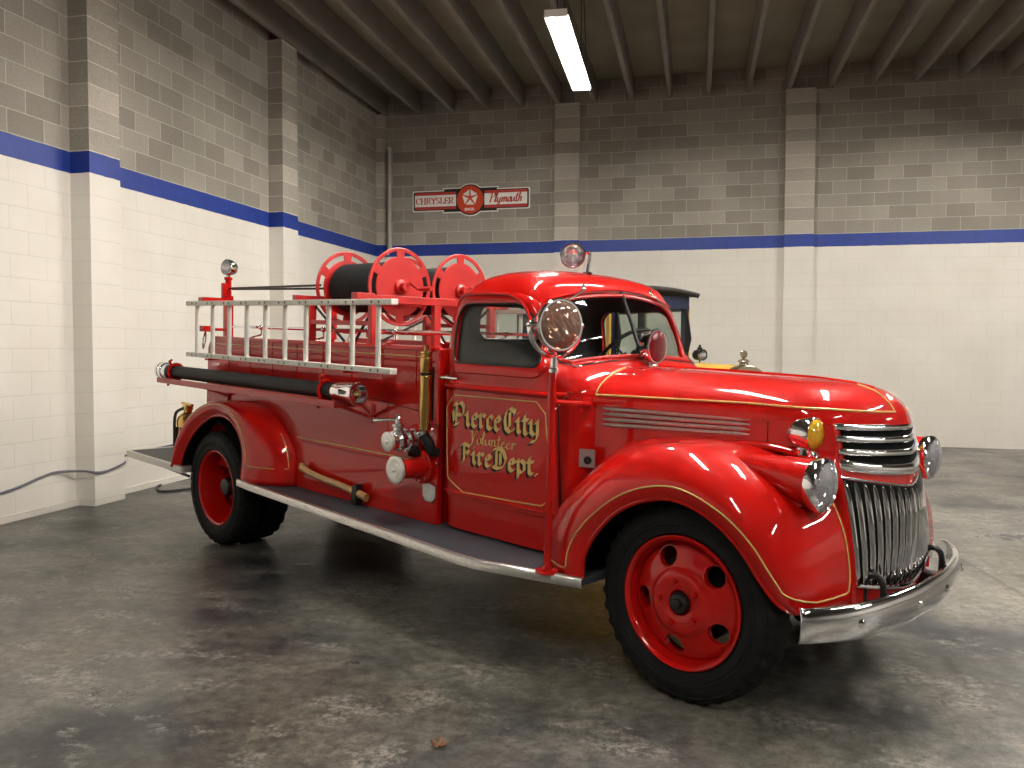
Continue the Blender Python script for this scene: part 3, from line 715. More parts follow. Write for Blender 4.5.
# interior
b = MB(); b.prism([(-1.63, .85), (-1.18, .88), (-1.16, 1.0), (-1.46, 1.0), (-1.52, 1.32), (-1.63, 1.33)], fn_xz, -.58, .58); b.build('bench_seat', 'seat', T, bevel=.03, seg=3)
b = MB(); b.prism([(-.72, 1.10), (-.98, 1.12), (-1.0, 1.20), (-.97, 1.345), (-.92, 1.37), (-.84, 1.37), (-.74, 1.34)], fn_xz, -.54, .54); b.build('dashboard', 'interior', T, bevel=.012)
b = MB(); c = V(-1.12, .30, 1.42); a, u, w = frame_from((-.75, 0, .66)); b.tube([c+(u*math.cos(2*PI*k/32)+w*math.sin(2*PI*k/32))*.21 for k in range(32)], .012, 8, closed=True)
for k in range(3):
    q = 2*PI*k/3+.5; b.tube([c-a*.03, c+(u*math.cos(q)+w*math.sin(q))*.2], .007, 6)
b.tube([c-a*.03, c-a*.55], .018, 8); b.lathe([(-.04, .03), (0, .03), (.01, .01)], a, c, 12); b.build('steering_wheel', 'black', T)
b = MB(); b.bx(-1.62, -.72, -.56, .56, .50, .54); b.build('cab_floor', 'interior', T)

# ---- hood
LIP = [(-.80, -.548), (-.70, -.535), (-.4, -.500), (0, -.458), (.22, -.432), (.36, -.400), (.45, -.345), (.53, -.25), (.59, -.14), (.615, -.055), (.622, 0)]
LIPc = catmull([V(x, y, 0) for x, y in LIP], 5); LIPc = LIPc+[V(p.x, -p.y, 0) for p in LIPc[-2::-1]]
TIP = [(1.195, .622), (1.241, .605), (1.287, .574), (1.332, .508), (1.357, .421), (1.372, .257), (1.380, -.06), (1.384, -.474)]
def hood_pt(p, Z, off=0):
    t = max(0, (Z-1.215)/.170); cy = (max(0, 1-t**2.3))**(1/2.5); tip = interp(TIP, Z); k = (tip+.80)/(.622+.80)
    return V(-.80+(p.x+.80)*k, p.y*(cy+off/.5), Z)
ZH = [1.200, 1.208, 1.22, 1.24, 1.26, 1.28, 1.30, 1.318, 1.334, 1.347, 1.357, 1.365, 1.372, 1.377, 1.381, 1.3832, 1.3845]
b = MB(); rows = [[hood_pt(p, z) for p in LIPc] for z in ZH]
lip = [V(p.x-.02 if False else p.x, p.y*.965, 1.200) for p in rows[0]]
b.loft([lip]+rows)
lo = rows[-1]; nn = len(lo); o = len(b.v)-nn
for k in range(nn//2-1): b.f.append([o+k, o+k+1, o+nn-2-k, o+nn-1-k]); b.m.append(0)
hood = b.build('hood', 'red', T, angle=50)
for s in (1, -1):
    # gold line along the hood side, wraps toward nose and cowl
    b = MB(); pts = []
    Zg = 1.250
    base_ = LIPc[:len(LIPc)//2+1]
    run = [hood_pt(p, interp([(-.7, 1.250), (.1, 1.266), (.45, 1.262), (.62, 1.250)], p.x), .003) for p in base_ if p.x > -.69 and p.x < .613]
    front = []; rp = []
    lastp = max([p for p in base_ if p.x < .613], key=lambda p: p.x)
    for z in (1.262, 1.28, 1.30, 1.318, 1.333, 1.346, 1.356): front.append(hood_pt(lastp, z, .006))
    rearp = min([p for p in base_ if p.x > -.69], key=lambda p: p.x)
    rear = [hood_pt(rearp, z, .004)+V(-.00, 0, .001) for z in (1.376, 1.366, 1.35, 1.33, 1.30, 1.27)]
    pts = rear+run+(front if s > 0 else [])
    pts = [V(p.x, p.y*s*1.0, p.z+.001) for p in pts]
    b.tube(pts, .0047, 6); lab(b.build('pinstripe', 'gold', hood), 'gold pinstripe along the hood side')
b = MB(); b.tube([(-.66, 0, 1.386), (-.2, 0, 1.383), (.2, 0, 1.375), (.37, 0, 1.363), (.47, 0, 1.345)], .006, 8); b.build('centre_bead', 'red', hood)

# ---- engine side panels and nose shell
XS = [(.45, .59), (.594, .585), (.72, .568), (.86, .542), (1.0, .510), (1.1, .492), (1.2, .470)]
XC = [(.45, .635), (.524, .645), (.7, .660), (.82, .658), (.93, .642), (1.0, .635), (1.08, .622), (1.136, .612), (1.2, .600)]
def noseX(Y, Z, off=0):
    xs, xc = interp(XS, Z), interp(XC, Z); t = min(abs(Y)/.42, 1.2); return xc-(xc-xs)*t**1.45+off
def nose_row(Z, g=0):
    L = [(-.80, -.535), (-.69, -.522), (-.4, -.487), (0, -.447), (.2, -.430), (.36, -.427)]
    P = [V(x, y+g, Z) for x, y in L]+[V(noseX(.42*math.sin(a), Z), -.42*math.cos(a) if False else y_, Z) for a, y_ in []]
    ys = [-.424, -.40, -.36, -.30, -.22, -.12, 0]
    P += [V(noseX(y, Z), y, Z) for y in ys]
    P = catmull(P, 3); return P+[V(p.x, -p.y, p.z) for p in P[-2::-1]]
b = MB(); b.loft([nose_row(z) for z in (.50, .56, .62, .7, .78, .86, .94, 1.0, 1.05, 1.1, 1.15, 1.205)])
nose = b.build('engine_cowling', 'red', T, angle=50)
def band(b, y0, y1, zb, zt, off, mi=0, ny=24, nz=6):
    rows = []
    for j in range(nz+1):
        r = []
        for k in range(ny+1):
            y = y0+(y1-y0)*k/ny; z = zb(y)+(zt(y)-zb(y))*j/nz; r.append(V(noseX(y, z, off), y, z))
        rows.append(r)
    b.loft(rows, mi=mi)
gu = MB(); band(gu, -.385, .385, lambda y: 1.0+.04*(abs(y)/.4), lambda y: 1.196, .003)
ug = gu.build('upper_grille', 'void', nose, solid=.003, soff=1)  # dark sheet on the nose, painted as the shade between the bars
zc = [1.187, 1.136, 1.082, 1.010]; zsd = [1.200, 1.153, 1.102, 1.050]; hh = [.0155, .0155, .0155, .025]
for i in range(4):
    b = MB(); rows = []
    for k in range(41):
        y = -.412+.824*k/40; t = abs(y)/.412; z = zc[i]+(zsd[i]-zc[i])*t*t; e = 1 if t < .9 else max(.25, math.sqrt(max(0, 1-((t-.9)/.1)**2)))
        x = noseX(y, z, .004); rows.append([V(x+.018*math.cos(a)*e, y, z+hh[i]*math.sin(a)*(.6+.4*e)) for a in [2*PI*q/12 for q in range(12)]])
    b.loft(rows, True, caps=True); lab(b.build('grille_bar', 'chrome', T if False else ug), 'polished horizontal bar')
zbot = lambda y: .524+.062*(abs(y)/.42)**1.5; ztop = lambda y: .932+.062*(abs(y)/.42)**1.2
gl = MB(); band(gl, -.412, .412, zbot, ztop, .004); lg = gl.build('lower_grille', 'void', nose, solid=.003, soff=1)  # backing sheet with the shade between upright bars put into its colour
ys = [0]+[s*(.0495*k+.004) for k in range(1, 9) for s in (-1, 1)]
for y in ys:
    b = MB(); rows = []; zb, zt = zbot(y)+.004, ztop(y)-.004; w = .020 if y == 0 else .0115
    for k in range(27):
        z = zb+(zt-zb)*k/26; d = 1
        if k > 20: d = math.sqrt(max(0, 1-((k-20)/6.3)**2))
        if k < 2: d = .6+.2*k
        x = noseX(y, z, .002)
        rows.append([V(x+.020*d*math.cos(a), y+w*math.sin(a)*(.75+.25*d), z) for a in [2*PI*q/12 for q in range(12)]])
    b.loft(rows, True, caps=True); lab(b.build('grille_bar', 'chrome', lg), 'polished centre bar' if y == 0 else 'polished upright bar')
b = MB(); b.tube([V(noseX(y, zbot(y)-.008, .015), y, zbot(y)-.008) for y in [-.42+.84*k/24 for k in range(25)]], .008, 8)
b.tube([V(noseX(y, ztop(y)+.008, .006), y, ztop(y)+.008) for y in [-.42+.84*k/24 for k in range(25)]], .005, 8); b.build('grille_surround', 'chrome', lg)
# lower apron under the grille
b = MB(); band(b, -.46, .46, lambda y: .44, lambda y: zbot(y)-.004, -.004, nz=3); b.build('front_apron', 'red', T, solid=.004)
# hood side vents
for s in (-1, 1):
    for i in range(4):
        b = MB(); z0 = 1.188-.026*i; z1 = 1.197-.0215*i
        b = MB(); pts = [V(x, s*(.447-x*.108+.003), z0+(z1-z0)*(x+.62)/.74) for x in [-.62+.74*k/16 for k in range(17)]]
        b.tube(pts, [.003]+[.0085]*15+[.003], 8); lab(b.build('hood_vent', 'alu', nose), 'chrome side louvre strip')
    for xx in (.16,):
        b = MB(); b.tube([(.20, s*.431, 1.20), (.20, s*.431, 1.09)], .0025, 6); b.build('panel_seam', 'ink', nose)

# ---- front fenders
G = [
 [(-.462, .44, .83), (-.455, .55, .83), (-.397, .658, .83), (-.30, .765, .83), (-.186, .836, .83), (-.058, .876, .83), (.065, .873, .83), (.198, .821, .825), (.308, .733, .815), (.382, .632, .80), (.446, .545, .77), (.485, .505, .72)],
 [(-.52, .44, .85), (-.515, .57, .85), (-.45, .70, .85), (-.34, .81, .85), (-.20, .895, .85), (-.05, .94, .85), (.09, .935, .85), (.25, .87, .845), (.365, .775, .83), (.435, .675, .81), (.478, .59, .775), (.505, .505, .725)],
 [(-.66, .44, .81), (-.64, .60, .81), (-.555, .75, .81), (-.41, .88, .81), (-.26, .965, .81), (-.08, 1.015, .81), (.08, 1.01, .81), (.26, .95, .80), (.39, .845, .785), (.468, .735, .76), (.510, .62, .72), (.525, .503, .68)],
 [(-.785, .44, .73), (-.745, .62, .73), (-.63, .785, .73), (-.46, .935, .73), (-.31, 1.015, .73), (-.15, 1.060, .73), (.04, 1.07, .73), (.24, 1.01, .72), (.41, .90, .70), (.495, .77, .68), (.535, .64, .65), (.548, .503, .62)],
 [(-.865, .44, .60), (-.83, .62, .60), (-.71, .79, .60), (-.53, .95, .60), (-.38, 1.03, .60), (-.21, 1.072, .60), (.0, 1.085, .60), (.22, 1.035, .595), (.42, .94, .58), (.52, .80, .56), (.556, .66, .545), (.565, .503, .53)],
 [(-.89, .44, .50), (-.86, .62, .50), (-.76, .79, .50), (-.59, .955, .50), (-.43, 1.045, .50), (-.23, 1.08, .50), (.0, 1.095, .49), (.22, 1.065, .48), (.43, .975, .475), (.53, .83, .47), (.572, .67, .465), (.58, .505, .455)],
 [(-.89, .44, .43), (-.87, .62, .43), (-.77, .79, .43), (-.61, .955, .43), (-.44, 1.045, .43), (-.24, 1.08, .43), (.0, 1.095, .42), (.22, 1.07, .415), (.43, .985, .418), (.53, .84, .418), (.573, .68, .418), (.585, .51, .418)],
]
def fender_grid(G, nu=5, nv=4):
    cols = []
    for j, row in enumerate(G):
        cols.append(catmull([V(x, -y, z) for x, z, y in row], nu))
    grid = [catmull([c[i] for c in cols], nv) for i in range(len(cols[0]))]   # grid[i][k] : i along arch, k across
    return grid
def place_front(grid, s): return [[V(p.x, -s*p.y, p.z) for p in r] for r in grid]
FG = fender_grid(G)
def fender(grid, name, stripe_k, extra=None, s=-1):
    gr = [[V(p.x, p.y if s < 0 else -p.y, p.z) for p in r] for r in grid]
    b = MB(); b.loft(gr)
    # rolled lip
    f = b.build(name, ['red', 'void'], T, angle=60)
    md = f.modifiers.new('t', 'SOLIDIFY'); md.thickness = .012; md.offset = 0; md.material_offset = 0
    b = MB(); b.tube([r[0] for r in gr], .011, 8); b.build('rolled_edge', 'red', f)
    return f, gr
def normal_at(gr, i, k):
    i0, i1 = max(i-1, 0), min(i+1, len(gr)-1); k0, k1 = max(k-1, 0), min(k+1, len(gr[0])-1)
    return (gr[i1][k]-gr[i0][k]).cross(gr[i][k1]-gr[i][k0]).normalized()
def stripe(gr, path, f, s, r=.0036):
    pts = []
    for (i, k) in path:
        i_, k_ = int(i), int(k); fi, fk = i-i_, k-k_; i2, k2 = min(i_+1, len(gr)-1), min(k_+1, len(gr[0])-1)
        p = (gr[i_][k_]*(1-fk)+gr[i_][k2]*fk)*(1-fi)+(gr[i2][k_]*(1-fk)+gr[i2][k2]*fk)*fi
        n = normal_at(gr, i_, k_)
        if n.z*1+n.y*s*.5 < 0 and abs(n.z)+abs(n.y) > .1: n = -n
        c = V(0 if False else p.x*.0, s*.4, .3)
        if n.dot(p-V(0 if p.x > -2 else -4.0, s*.45, .35)) < 0: n = -n
        pts.append(p+n*.008)
    b = MB(); b.tube(pts, r, 6); return lab(b.build('pinstripe', 'gold', f), 'gold pinstripe following the fender edge')
for s in (-1, 1):
    f, gr = fender(FG, 'front_fender', 0, s=s)
    n = len(gr)-1
    stripe(gr, [(1.6, 12), (1.5, 10), (1.4, 8), (1.3, 6), (1.4, 5.1)]+[(i*.5, 4.6-1.0*min(1, max(0, (i-6)/20))) for i in range(4, 2*n-10)]+[(n-4.4, 4.2), (n-3.2, 5.5), (n-2.2, 8), (n-1.6, 11), (n-1.4, 15), (n-1.4, 19), (n-1.6, 20.6), (n-3, 21)]+[(i, 21) for i in range(n-4, n-14, -1)], f, s)
    # inner wheel housing
    b = MB(); rows = []
    for k in range(17):
        a = PI*(.17+.81*k/16); rows.append([V(.52*math.cos(a)-.02, s*y, .44+.50*math.sin(a)*.90) for y in (.38, .50, .66, .81)])
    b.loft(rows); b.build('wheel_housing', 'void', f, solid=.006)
    # catwalk ridge and its chrome tip
    b = MB(); pts = [V(-.20, s*.452, 1.072), V(0, s*.442, 1.088), V(.18, s*.438, 1.092), V(.32, s*.436, 1.082), V(.40, s*.436, 1.068)]
    b.tube(catmull(pts, 4), [.004+.018*min(1, k/8) for k in range(17)], 10, flat=.8); rd_ = b.build('catwalk_ridge', 'red', f)
    b = MB(); b.tube(catmull([V(.345, s*.437, 1.089), V(.405, s*.438, 1.078), V(.435, s*.442, 1.052)], 4), [.021]*5+[.019, .016, .012, .007], 10); b.build('ridge_tip', 'chrome', rd_)
    # headlight pod
    b = MB(); rows = []; A = V(.04, s*.585, 1.045); B = V(.51, s*.60, .988)
    for k in range(19):
        t = k/18; c = A.lerp(B, t); c.z += .02*math.sin(PI*t)*0; r = .100*(t**.7) if t > 0 else .001
        rows.append([c+V(0, math.cos(a)*r, math.sin(a)*r*1.0) for a in [2*PI*q/28 for q in range(28)]])
    b.loft(rows, True)
    b.prism([(.20, .93), (.46, .90), (.49, .96), (.25, 1.0)], fn_xz, s*.56, s*.64)
    pod = b.build('headlight', 'red', T, angle=40)
    b = MB(); b.lathe([(-.02, .098), (0, .106), (.018, .109), (.03, .105), (.036, .095), (.030, .090)], (1, 0, -.02), (.508, s*.60, .988), 36); b.build('headlight_rim', 'chrome', pod)
    b = MB(); b.lathe([(-.07, .0), (-.065, .025), (-.05, .055), (-.02, .085), (.02, .094)], (1, 0, -.02), (.508, s*.60, .988), 32); b.build('reflector', 'chrome', pod, solid=.002)
    b = MB(); b.lathe([(.026, .094), (.040, .085), (.052, .06), (.058, .03), (.060, 0)], (1, 0, -.02), (.508, s*.60, .988), 36); b.build('headlight_lens', 'lens_mirror', pod)
    # amber signal
    b = MB(); c = V(.392, s*.432, 1.163); ax = V(1, s*.05, 0)
    b.lathe([(-.105, .003), (-.098, .026), (-.08, .048), (-.05, .062), (-.01, .069), (.012, .072), (.02, .069), (.02, .060)], ax, c, 28); b.tube([c+V(-.02, 0, -.05), c+V(-.02, 0, -.088)], [.022, .034], 12)
    am = b.build('signal_lamp', 'chrome', T); b = MB(); b.lathe([(.014, .065), (.034, .055), (.048, .032), (.054, 0)], ax, c, 24); b.build('signal_lens', 'lens_amber', am)

# ---- wheels
def tyre(b, c, s, w=.19, R=.43, rb=.272, n=144):
    """s = outward side; centre c on axle; torus-like section with block shoulders"""
    h = w/2
    prof = [(-h*.62, rb), (-h*.9, rb+.02), (-h*1.0, rb+.07), (-h*.97, R-.055), (-h*.86, R-.018), (-h*.72, R-.004), (-h*.3, R), (h*.3, R), (h*.72, R-.004), (h*.86, R-.018), (h*.97, R-.055), (h*1.0, rb+.07), (h*.9, rb+.02), (h*.62, rb)]
    rows = []
    for k in range(n):
        a = 2*PI*k/n; notch = (k//2) % 2 == 0; r = []
        for i, (t, q) in enumerate(prof):
            if notch and i in (4, 5, 8, 9): q -= .013
            if notch and i in (3, 10): t *= .985
            r.append(V(c.x+q*math.cos(a), c.y+t*s, c.z+q*math.sin(a)))
        rows.append(r)
    b.loft(rows, False, True)
    for t, q in ((h*.985, .33), (h*.999, .345), (h*.93, .395)):    # moulded sidewall rings
        b.tube([(c.x+q*math.cos(2*PI*k/72), c.y+t*s, c.z+q*math.sin(2*PI*k/72)) for k in range(72)], .003, 5, closed=True)
    for t in (-.45*h, .45*h, 0):
        pass
def disc_with_holes(b, c, s, prof, holes, n=180):
    """lathe profile disc, skipping faces inside oval hand holes; prof (t, r)"""
    rows = []
    for (t, r) in prof: rows.append([V(c.x+r*math.cos(2*PI*k/n), c.y+t*s, c.z+r*math.sin(2*PI*k/n)) for k in range(n)])
    b.loft(rows, True)
    return
def wheel_front(c, s, name='wheel'):
    b = MB(); cc = c
    rim = [(-.01, .0), ]
    # rim well and flange
    b.lathe([(.062, .262), (.072, .268), (.078, .278), (.074, .285), (.062, .284), (.05, .272), (.02, .262), (-.06, .256), (-.06, .250), (.03, .252), (.058, .262)], (0, s, 0), c, 72)
    # dish with five hand holes, built as polar grid
    N, rr = 150, [.250, .235, .222, .205, .188, .171, .156, .148, .135, .118, .112]
    tt = [.015, .028, .034, .040, .046, .052, .057, .060, .073, .077, .077]
    hc, hr = .196, (.047, .042); HS = 1
    def inside(r, a):
        for q in range(5):
            a0 = 2*PI*q/5+.75*HS; d = (a-a0+PI) % (2*PI)-PI
            if (d*hc/hr[0])**2+((r-hc)/hr[1])**2 < 1: return True
        return False
    # dense radial subdivision
    R2 = []; 
    for k in range(41):
        r = .250-(.250-.148)*k/40; R2.append((interp([(a_, b_) for a_, b_ in sorted(zip(rr, tt))], r), r))
    P = [[V(c.x+r*math.cos(2*PI*k/240), c.y+t*s, c.z+r*math.sin(2*PI*k/240)) for k in range(240)] for t, r in R2]
    o = len(b.v); b.v += [p for r in P for p in r]
    for i in range(40):
        for k in range(240):
            rm = (R2[i][1]+R2[i+1][1])/2; am = 2*PI*(k+.5)/240
            if not inside(rm, am):
                b.f.append([o+i*240+k, o+i*240+(k+1) % 240, o+(i+1)*240+(k+1) % 240, o+(i+1)*240+k]); b.m.append(0)
    for q in range(5):      # smooth collar of each hand hole, reaching inward
        a0 = 2*PI*q/5+.75*HS; ring = []
        for k in range(28):
            e = 2*PI*k/28; r = hc+hr[1]*math.sin(e)*1.03; a = a0+hr[0]*1.03*math.cos(e)/hc
            t = interp([(a_, b_) for a_, b_ in sorted(zip(rr, tt))], r)
            ring.append((a, r, t))
        rows = []
        for (dr, dt) in ((1.10, .0005), (1.0, .001), (.96, -.006), (.96, -.03)):
            row = []
            for (a, r, t) in ring:
                aa = a0+(a-a0)*dr; r2 = hc+(r-hc)*dr; row.append(V(c.x+r2*math.cos(aa), c.y+(t+dt)*s, c.z+r2*math.sin(aa)))
            rows.append(row)
        b.loft(rows, True)
    b.lathe([(.060, .148), (.066, .140), (.074, .128), (.077, .118), (.077, .062), (.070, .052), (.02, .050)], (0, s, 0), c, 72)
    b.lathe([(.015, .250), (.0, .252)], (0, s, 0), c, 72)
    w = b.build(name, 'red', T, angle=40)
    for q in range(5):
        a = 2*PI*q/5+.60; h = MB(); p = V(c.x+.092*math.cos(a), c.y+.078*s, c.z+.092*math.sin(a)); h.lathe([(0, .013), (.012, .012), (.012, .007), (.02, .006), (.02, 0)], (0, s, 0), p, 6); h.build('lug_nut', 'red', w, angle=20)
    h = MB(); h.lathe([(.055, .050), (.075, .048), (.088, .040), (.090, .022), (.104, .020), (.108, .0)], (0, s, 0), c, 32); h.build('hub_cap', 'black', w)
    b = MB(); tyre(b, V(c.x, c.y-.02*s, c.z), s); b.build('tire', 'rubber', w, angle=30)
    b = MB(); b.lathe([(-.03, .19), (-.03, .02), (-.09, .02), (-.09, .19), (-.03, .19)], (0, s, 0), c, 32); b.build('brake_drum', 'black', w)
    return w
for s in (-1, 1): wheel_front(V(0, s*.675, .43), s)
RC = .306
def wheel_rear(s):
    c = V(-4.093, s*.72, RC)
    b = MB(); b.lathe([(.048, .262), (.058, .268), (.064, .278), (.060, .285), (.048, .284), (.036, .272), (.0, .262), (-.075, .256), (-.14, .252), (-.155, .245), (-.16, .20), (-.150, .165), (-.145, .12), (-.145, .02)], (0, s, 0), c, 72)
    b.lathe([(.044, .262), (.0, .250), (-.07, .246), (-.135, .240)], (0, s, 0), c, 72)
    w = b.build('wheel', 'red', T, angle=40)
    for q in range(4):
        a = 2*PI*q/4+.85; h = MB(); p = V(c.x+.190*math.cos(a), c.y-.152*s, c.z+.195*math.sin(a)); h.lathe([(0, .032), (.004, .032), (.005, .028), (.001, .026), (.001, 0)], (0, s, 0), p, 20, sq=(1, 1.2)); h.build('hand_hole_shade', 'void', w)  # dark disc on the wheel paints the shade of an open hole
    h = MB(); h.lathe([(-.15, .10), (-.09, .095), (-.085, .075), (-.03, .07), (-.01, .06), (0.0, .0)], (0, s, 0), c, 32)
    for q in range(8):
        a = 2*PI*q/8; p = V(c.x+.085*math.cos(a), c.y-.09*s, c.z+.085*math.sin(a)); h.lathe([(0, .010), (.022, .010), (.022, 0)], (0, s, 0), p, 6)
    h.build('hub', 'black', w)
    b = MB(); tyre(b, V(c.x, c.y-.02*s, c.z), s); b.build('tire', 'rubber', w, angle=30)
    b = MB(); tyre(b, V(c.x, c.y-.245*s, c.z), s, n=96); lab(b.build('tire', 'rubber', w, angle=30), 'inner tire of the dual pair')
    b = MB(); b.lathe([(-.31, .26), (-.16, .26), (-.16, .02), (-.31, .02)], (0, s, 0), c, 40); b.build('inner_rim', 'red_dull', w)
for s in (-1, 1): wheel_rear(s)
# ---- chassis
b = MB()
for s in (-1, 1):
    b.bx(-4.55, .45, s*.36-.03, s*.36+.03, .44, .58)
for x in (-4.4, -3.4, -2.4, -1.4, -.4, .3): b.bx(x-.04, x+.04, -.36, .36, .46, .56)
b.bx(-.55, .12, -.22, .22, .42, .95); b.bx(-1.3, -.55, -.15, .15, .40, .62)
b.tube([(-1.3, 0, .45), (-4.0, 0, .36)], .04, 10)
b.build('chassis_frame', 'black', T, bevel=.006)
b = MB(); b.cyl((0, -.62, .40), (0, .62, .40), .04, 12); b.build('front_axle', 'black', T)
b = MB(); b.cyl((-4.093, -.6, RC), (-4.093, .6, RC), .055, 14); b.sphere((-4.093, 0, RC), .17, 18); b.build('rear_axle', 'black', T)
for s in (-1, 1):
    for x0, x1, zz in ((-.5, .5, .40), (-4.7, -3.5, .36)):
        b = MB()
        for q in range(5): b.tube(catmull([V(x0+.06*q, s*.38, zz+.08-.022*q), V((x0+x1)/2, s*.38, zz-.02-.012*q), V(x1-.06*q, s*.38, zz+.08-.022*q)], 6), .012, 6, flat=.5)
        b.build('leaf_spring', 'black', T)
b = MB(); b.bx(-2.3, -1.3, .42, .60, .30, .46); b.build('fuel_tank', 'black', T, bevel=.02)

# ---- running boards
RB = [(-3.60, -.855), (-3.4, -.88), (-1.10, -1.005), (-.98, -.998), (-.45, -.845), (-.45, -.48), (-3.60, -.48)]
for s in (-1, 1):
    P = [(x, y if s < 0 else -y) for x, y in RB]
    b = MB(); b.prism(P, fn_xy, .415, .446); rbd = b.build('running_board', 'mat', T, bevel=.003)
    b = MB(); e = P[:5]; rows = []
    out = [V(e[0][0]-.008, e[0][1], 0)]+[V(x, y, 0) for x, y in e]
    for i, p in enumerate(out):
        n = V(0, s, 0) if i < 4 else V(.28, s*.96, 0)
        q = p+n*.001; rows.append([q+V(0, 0, .449)-n*.022, q+V(0, 0, .4495), q+n*.006+V(0, 0, .446), q+n*.006+V(0, 0, .408), q+V(0, 0, .406)])
    b.loft(rows); tr = b.build('edge_trim', 'alu', rbd, solid=.003, soff=1, angle=60)
    b = MB()
    for i in range(1, 5):
        p, q = out[i], out[i+1] if i+1 < len(out) else out[i]
        n = max(1, int((q-p).length/.22))
        for k in range(n):
            c = p.lerp(q, (k+.5)/n); b.sphere((c.x, c.y+s*.008, .429), .005, 6)
    b.build('trim_screws', 'chrome', tr)
    # supports
    b = MB()
    for x in (-3.2, -2.2, -1.2): b.prism([(.36*s, .44), (.86*s, .41), (.86*s, .395), (.36*s, .36)], lambda y, z, h: V(h, y, z), x-.02, x+.02)
    b.build('board_bracket', 'black', rbd)

# ---- hose body
bd = MB()
def sidewall():
    P = [(-1.66, .445), (-1.66, 1.442), (-4.33, 1.442)]+[(-4.33-.12*math.sin(a), 1.322+.12*math.cos(a)) for a in [PI/2*k/8 for k in range(1, 9)]]+[(-4.47, 1.0), (-4.50, .62), (-4.50, .445)]
    return P
for s in (-1, 1): bd.prism(sidewall(), fn_xz, s*.625, s*.67)
bd.bx(-4.47, -4.43, -.625, .625, .445, 1.30); bd.bx(-1.72, -1.685, -.625, .625, .445, 1.44); bd.bx(-4.45, -1.74, -.625, .625, 1.14, 1.17); bd.bx(-4.43, -1.76, -.625, .625, .45, .47)
body = bd.build('hose_body', 'red', T, bevel=.006)
for s in (-1, 1):
    b = MB(); b.bx(-4.33, -1.70, s*.615, s*.695, 1.425, 1.45); b.bx(-4.33, -1.70, s*.667, s*.677, 1.36, 1.37)
    b.build('body_top_rail', 'red', body, bevel=.006)
    for x in [-4.1+.32*k for k in range(8)]: b = MB(); b.tube([(x, s*.672, 1.42), (x, s*.672, 1.18)], .004, 6); b.build('panel_rib', 'red', body)
    b = MB(); b.tube([(-4.30, s*.6725, 1.392), (-1.73, s*.6725, 1.392)], .0042, 6); b.tube([(-3.12, s*.6725, .792), (-1.76, s*.6725, .792)], .0042, 6)
    lab(b.build('pinstripe', 'gold', body), 'gold pinstripe on the hose body')
    b = MB(); b.tube([(-3.15, s*.671, .765), (-1.73, s*.671, .765)], .007, 6); b.build('skirt_bead', 'red', body)
    b = MB(); b.tube([(-2.12, s*.6705, .77), (-2.12, s*.6705, 1.16)], .002, 5); b.tube([(-2.7, s*.6705, 1.16), (-1.74, s*.6705, 1.07)], .002, 5); b.build('panel_seam', 'ink', body)
    # bumper rail under the ladder (lower skirt)
# rear fenders
G2 = [
 [(-4.60, .40), (-4.50, .56), (-4.34, .71), (-4.13, .825), (-3.92, .878), (-3.75, .85), (-3.63, .76), (-3.575, .63), (-3.60, .45)],
 [(-4.66, .40), (-4.56, .60), (-4.38, .77), (-4.15, .89), (-3.90, .945), (-3.70, .905), (-3.565, .80), (-3.50, .65), (-3.505, .45)],
 [(-4.68, .40), (-4.58, .62), (-4.40, .80), (-4.16, .925), (-3.88, .98), (-3.63, .935), (-3.46, .81), (-3.38, .65), (-3.38, .45)],
 [(-4.68, .40), (-4.58, .63), (-4.40, .81), (-4.15, .935), (-3.84, .985), (-3.54, .94), (-3.33, .81), (-3.23, .65), (-3.22, .45)],
 [(-4.68, .40), (-4.58, .63), (-4.40, .81), (-4.14, .935), (-3.80, .98), (-3.47, .935), (-3.25, .81), (-3.14, .65), (-3.13, .45)],
]
GY2 = [.83, .865, .855, .78, .665]
FG2 = fender_grid([[(x, z, GY2[j]) for x, z in r] for j, r in enumerate(G2)], 6, 5)
for s in (-1, 1):
    f, gr = fender(FG2, 'rear_fender', 0, s=s)
    n = len(gr)-1
    stripe(gr, [(i*.5, 7) for i in range(26, 2*n-7)]+[(n-3.5, 8), (n-3.5, 11), (n-3.5, 14), (n-3.5, 18)]+[(i*.5, 18) for i in range(2*n-8, 2*n-24, -1)], f, s)
    b = MB(); rows = []
    for k in range(17):
        a = PI*(.03+.94*k/16); rows.append([V(-4.093+.50*math.cos(a), s*y, RC+.52*math.sin(a)) for y in (.30, .48, .66, .81)])
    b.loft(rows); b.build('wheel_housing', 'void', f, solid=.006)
# tailboard
b = MB(); b.prism(rrect(-5.58, -4.50, -.85, .85, .03, 4), fn_xy, .385, .418); tb = b.build('tailboard', 'mat_black', T, bevel=.003)
b = MB(); b.ring_prism(rrect(-5.60, -4.49, -.865, .865, .04, 5), rrect(-5.57, -4.51, -.835, .835, .03, 5), fn_xy, .370, .421); b.build('edge_trim', 'alu', tb)
b = MB()
for y in (-.8, .8): b.tube([(-5.45, y, .375), (-4.5, y, .34)], .012, 8)
b.build('board_bracket', 'black', tb)
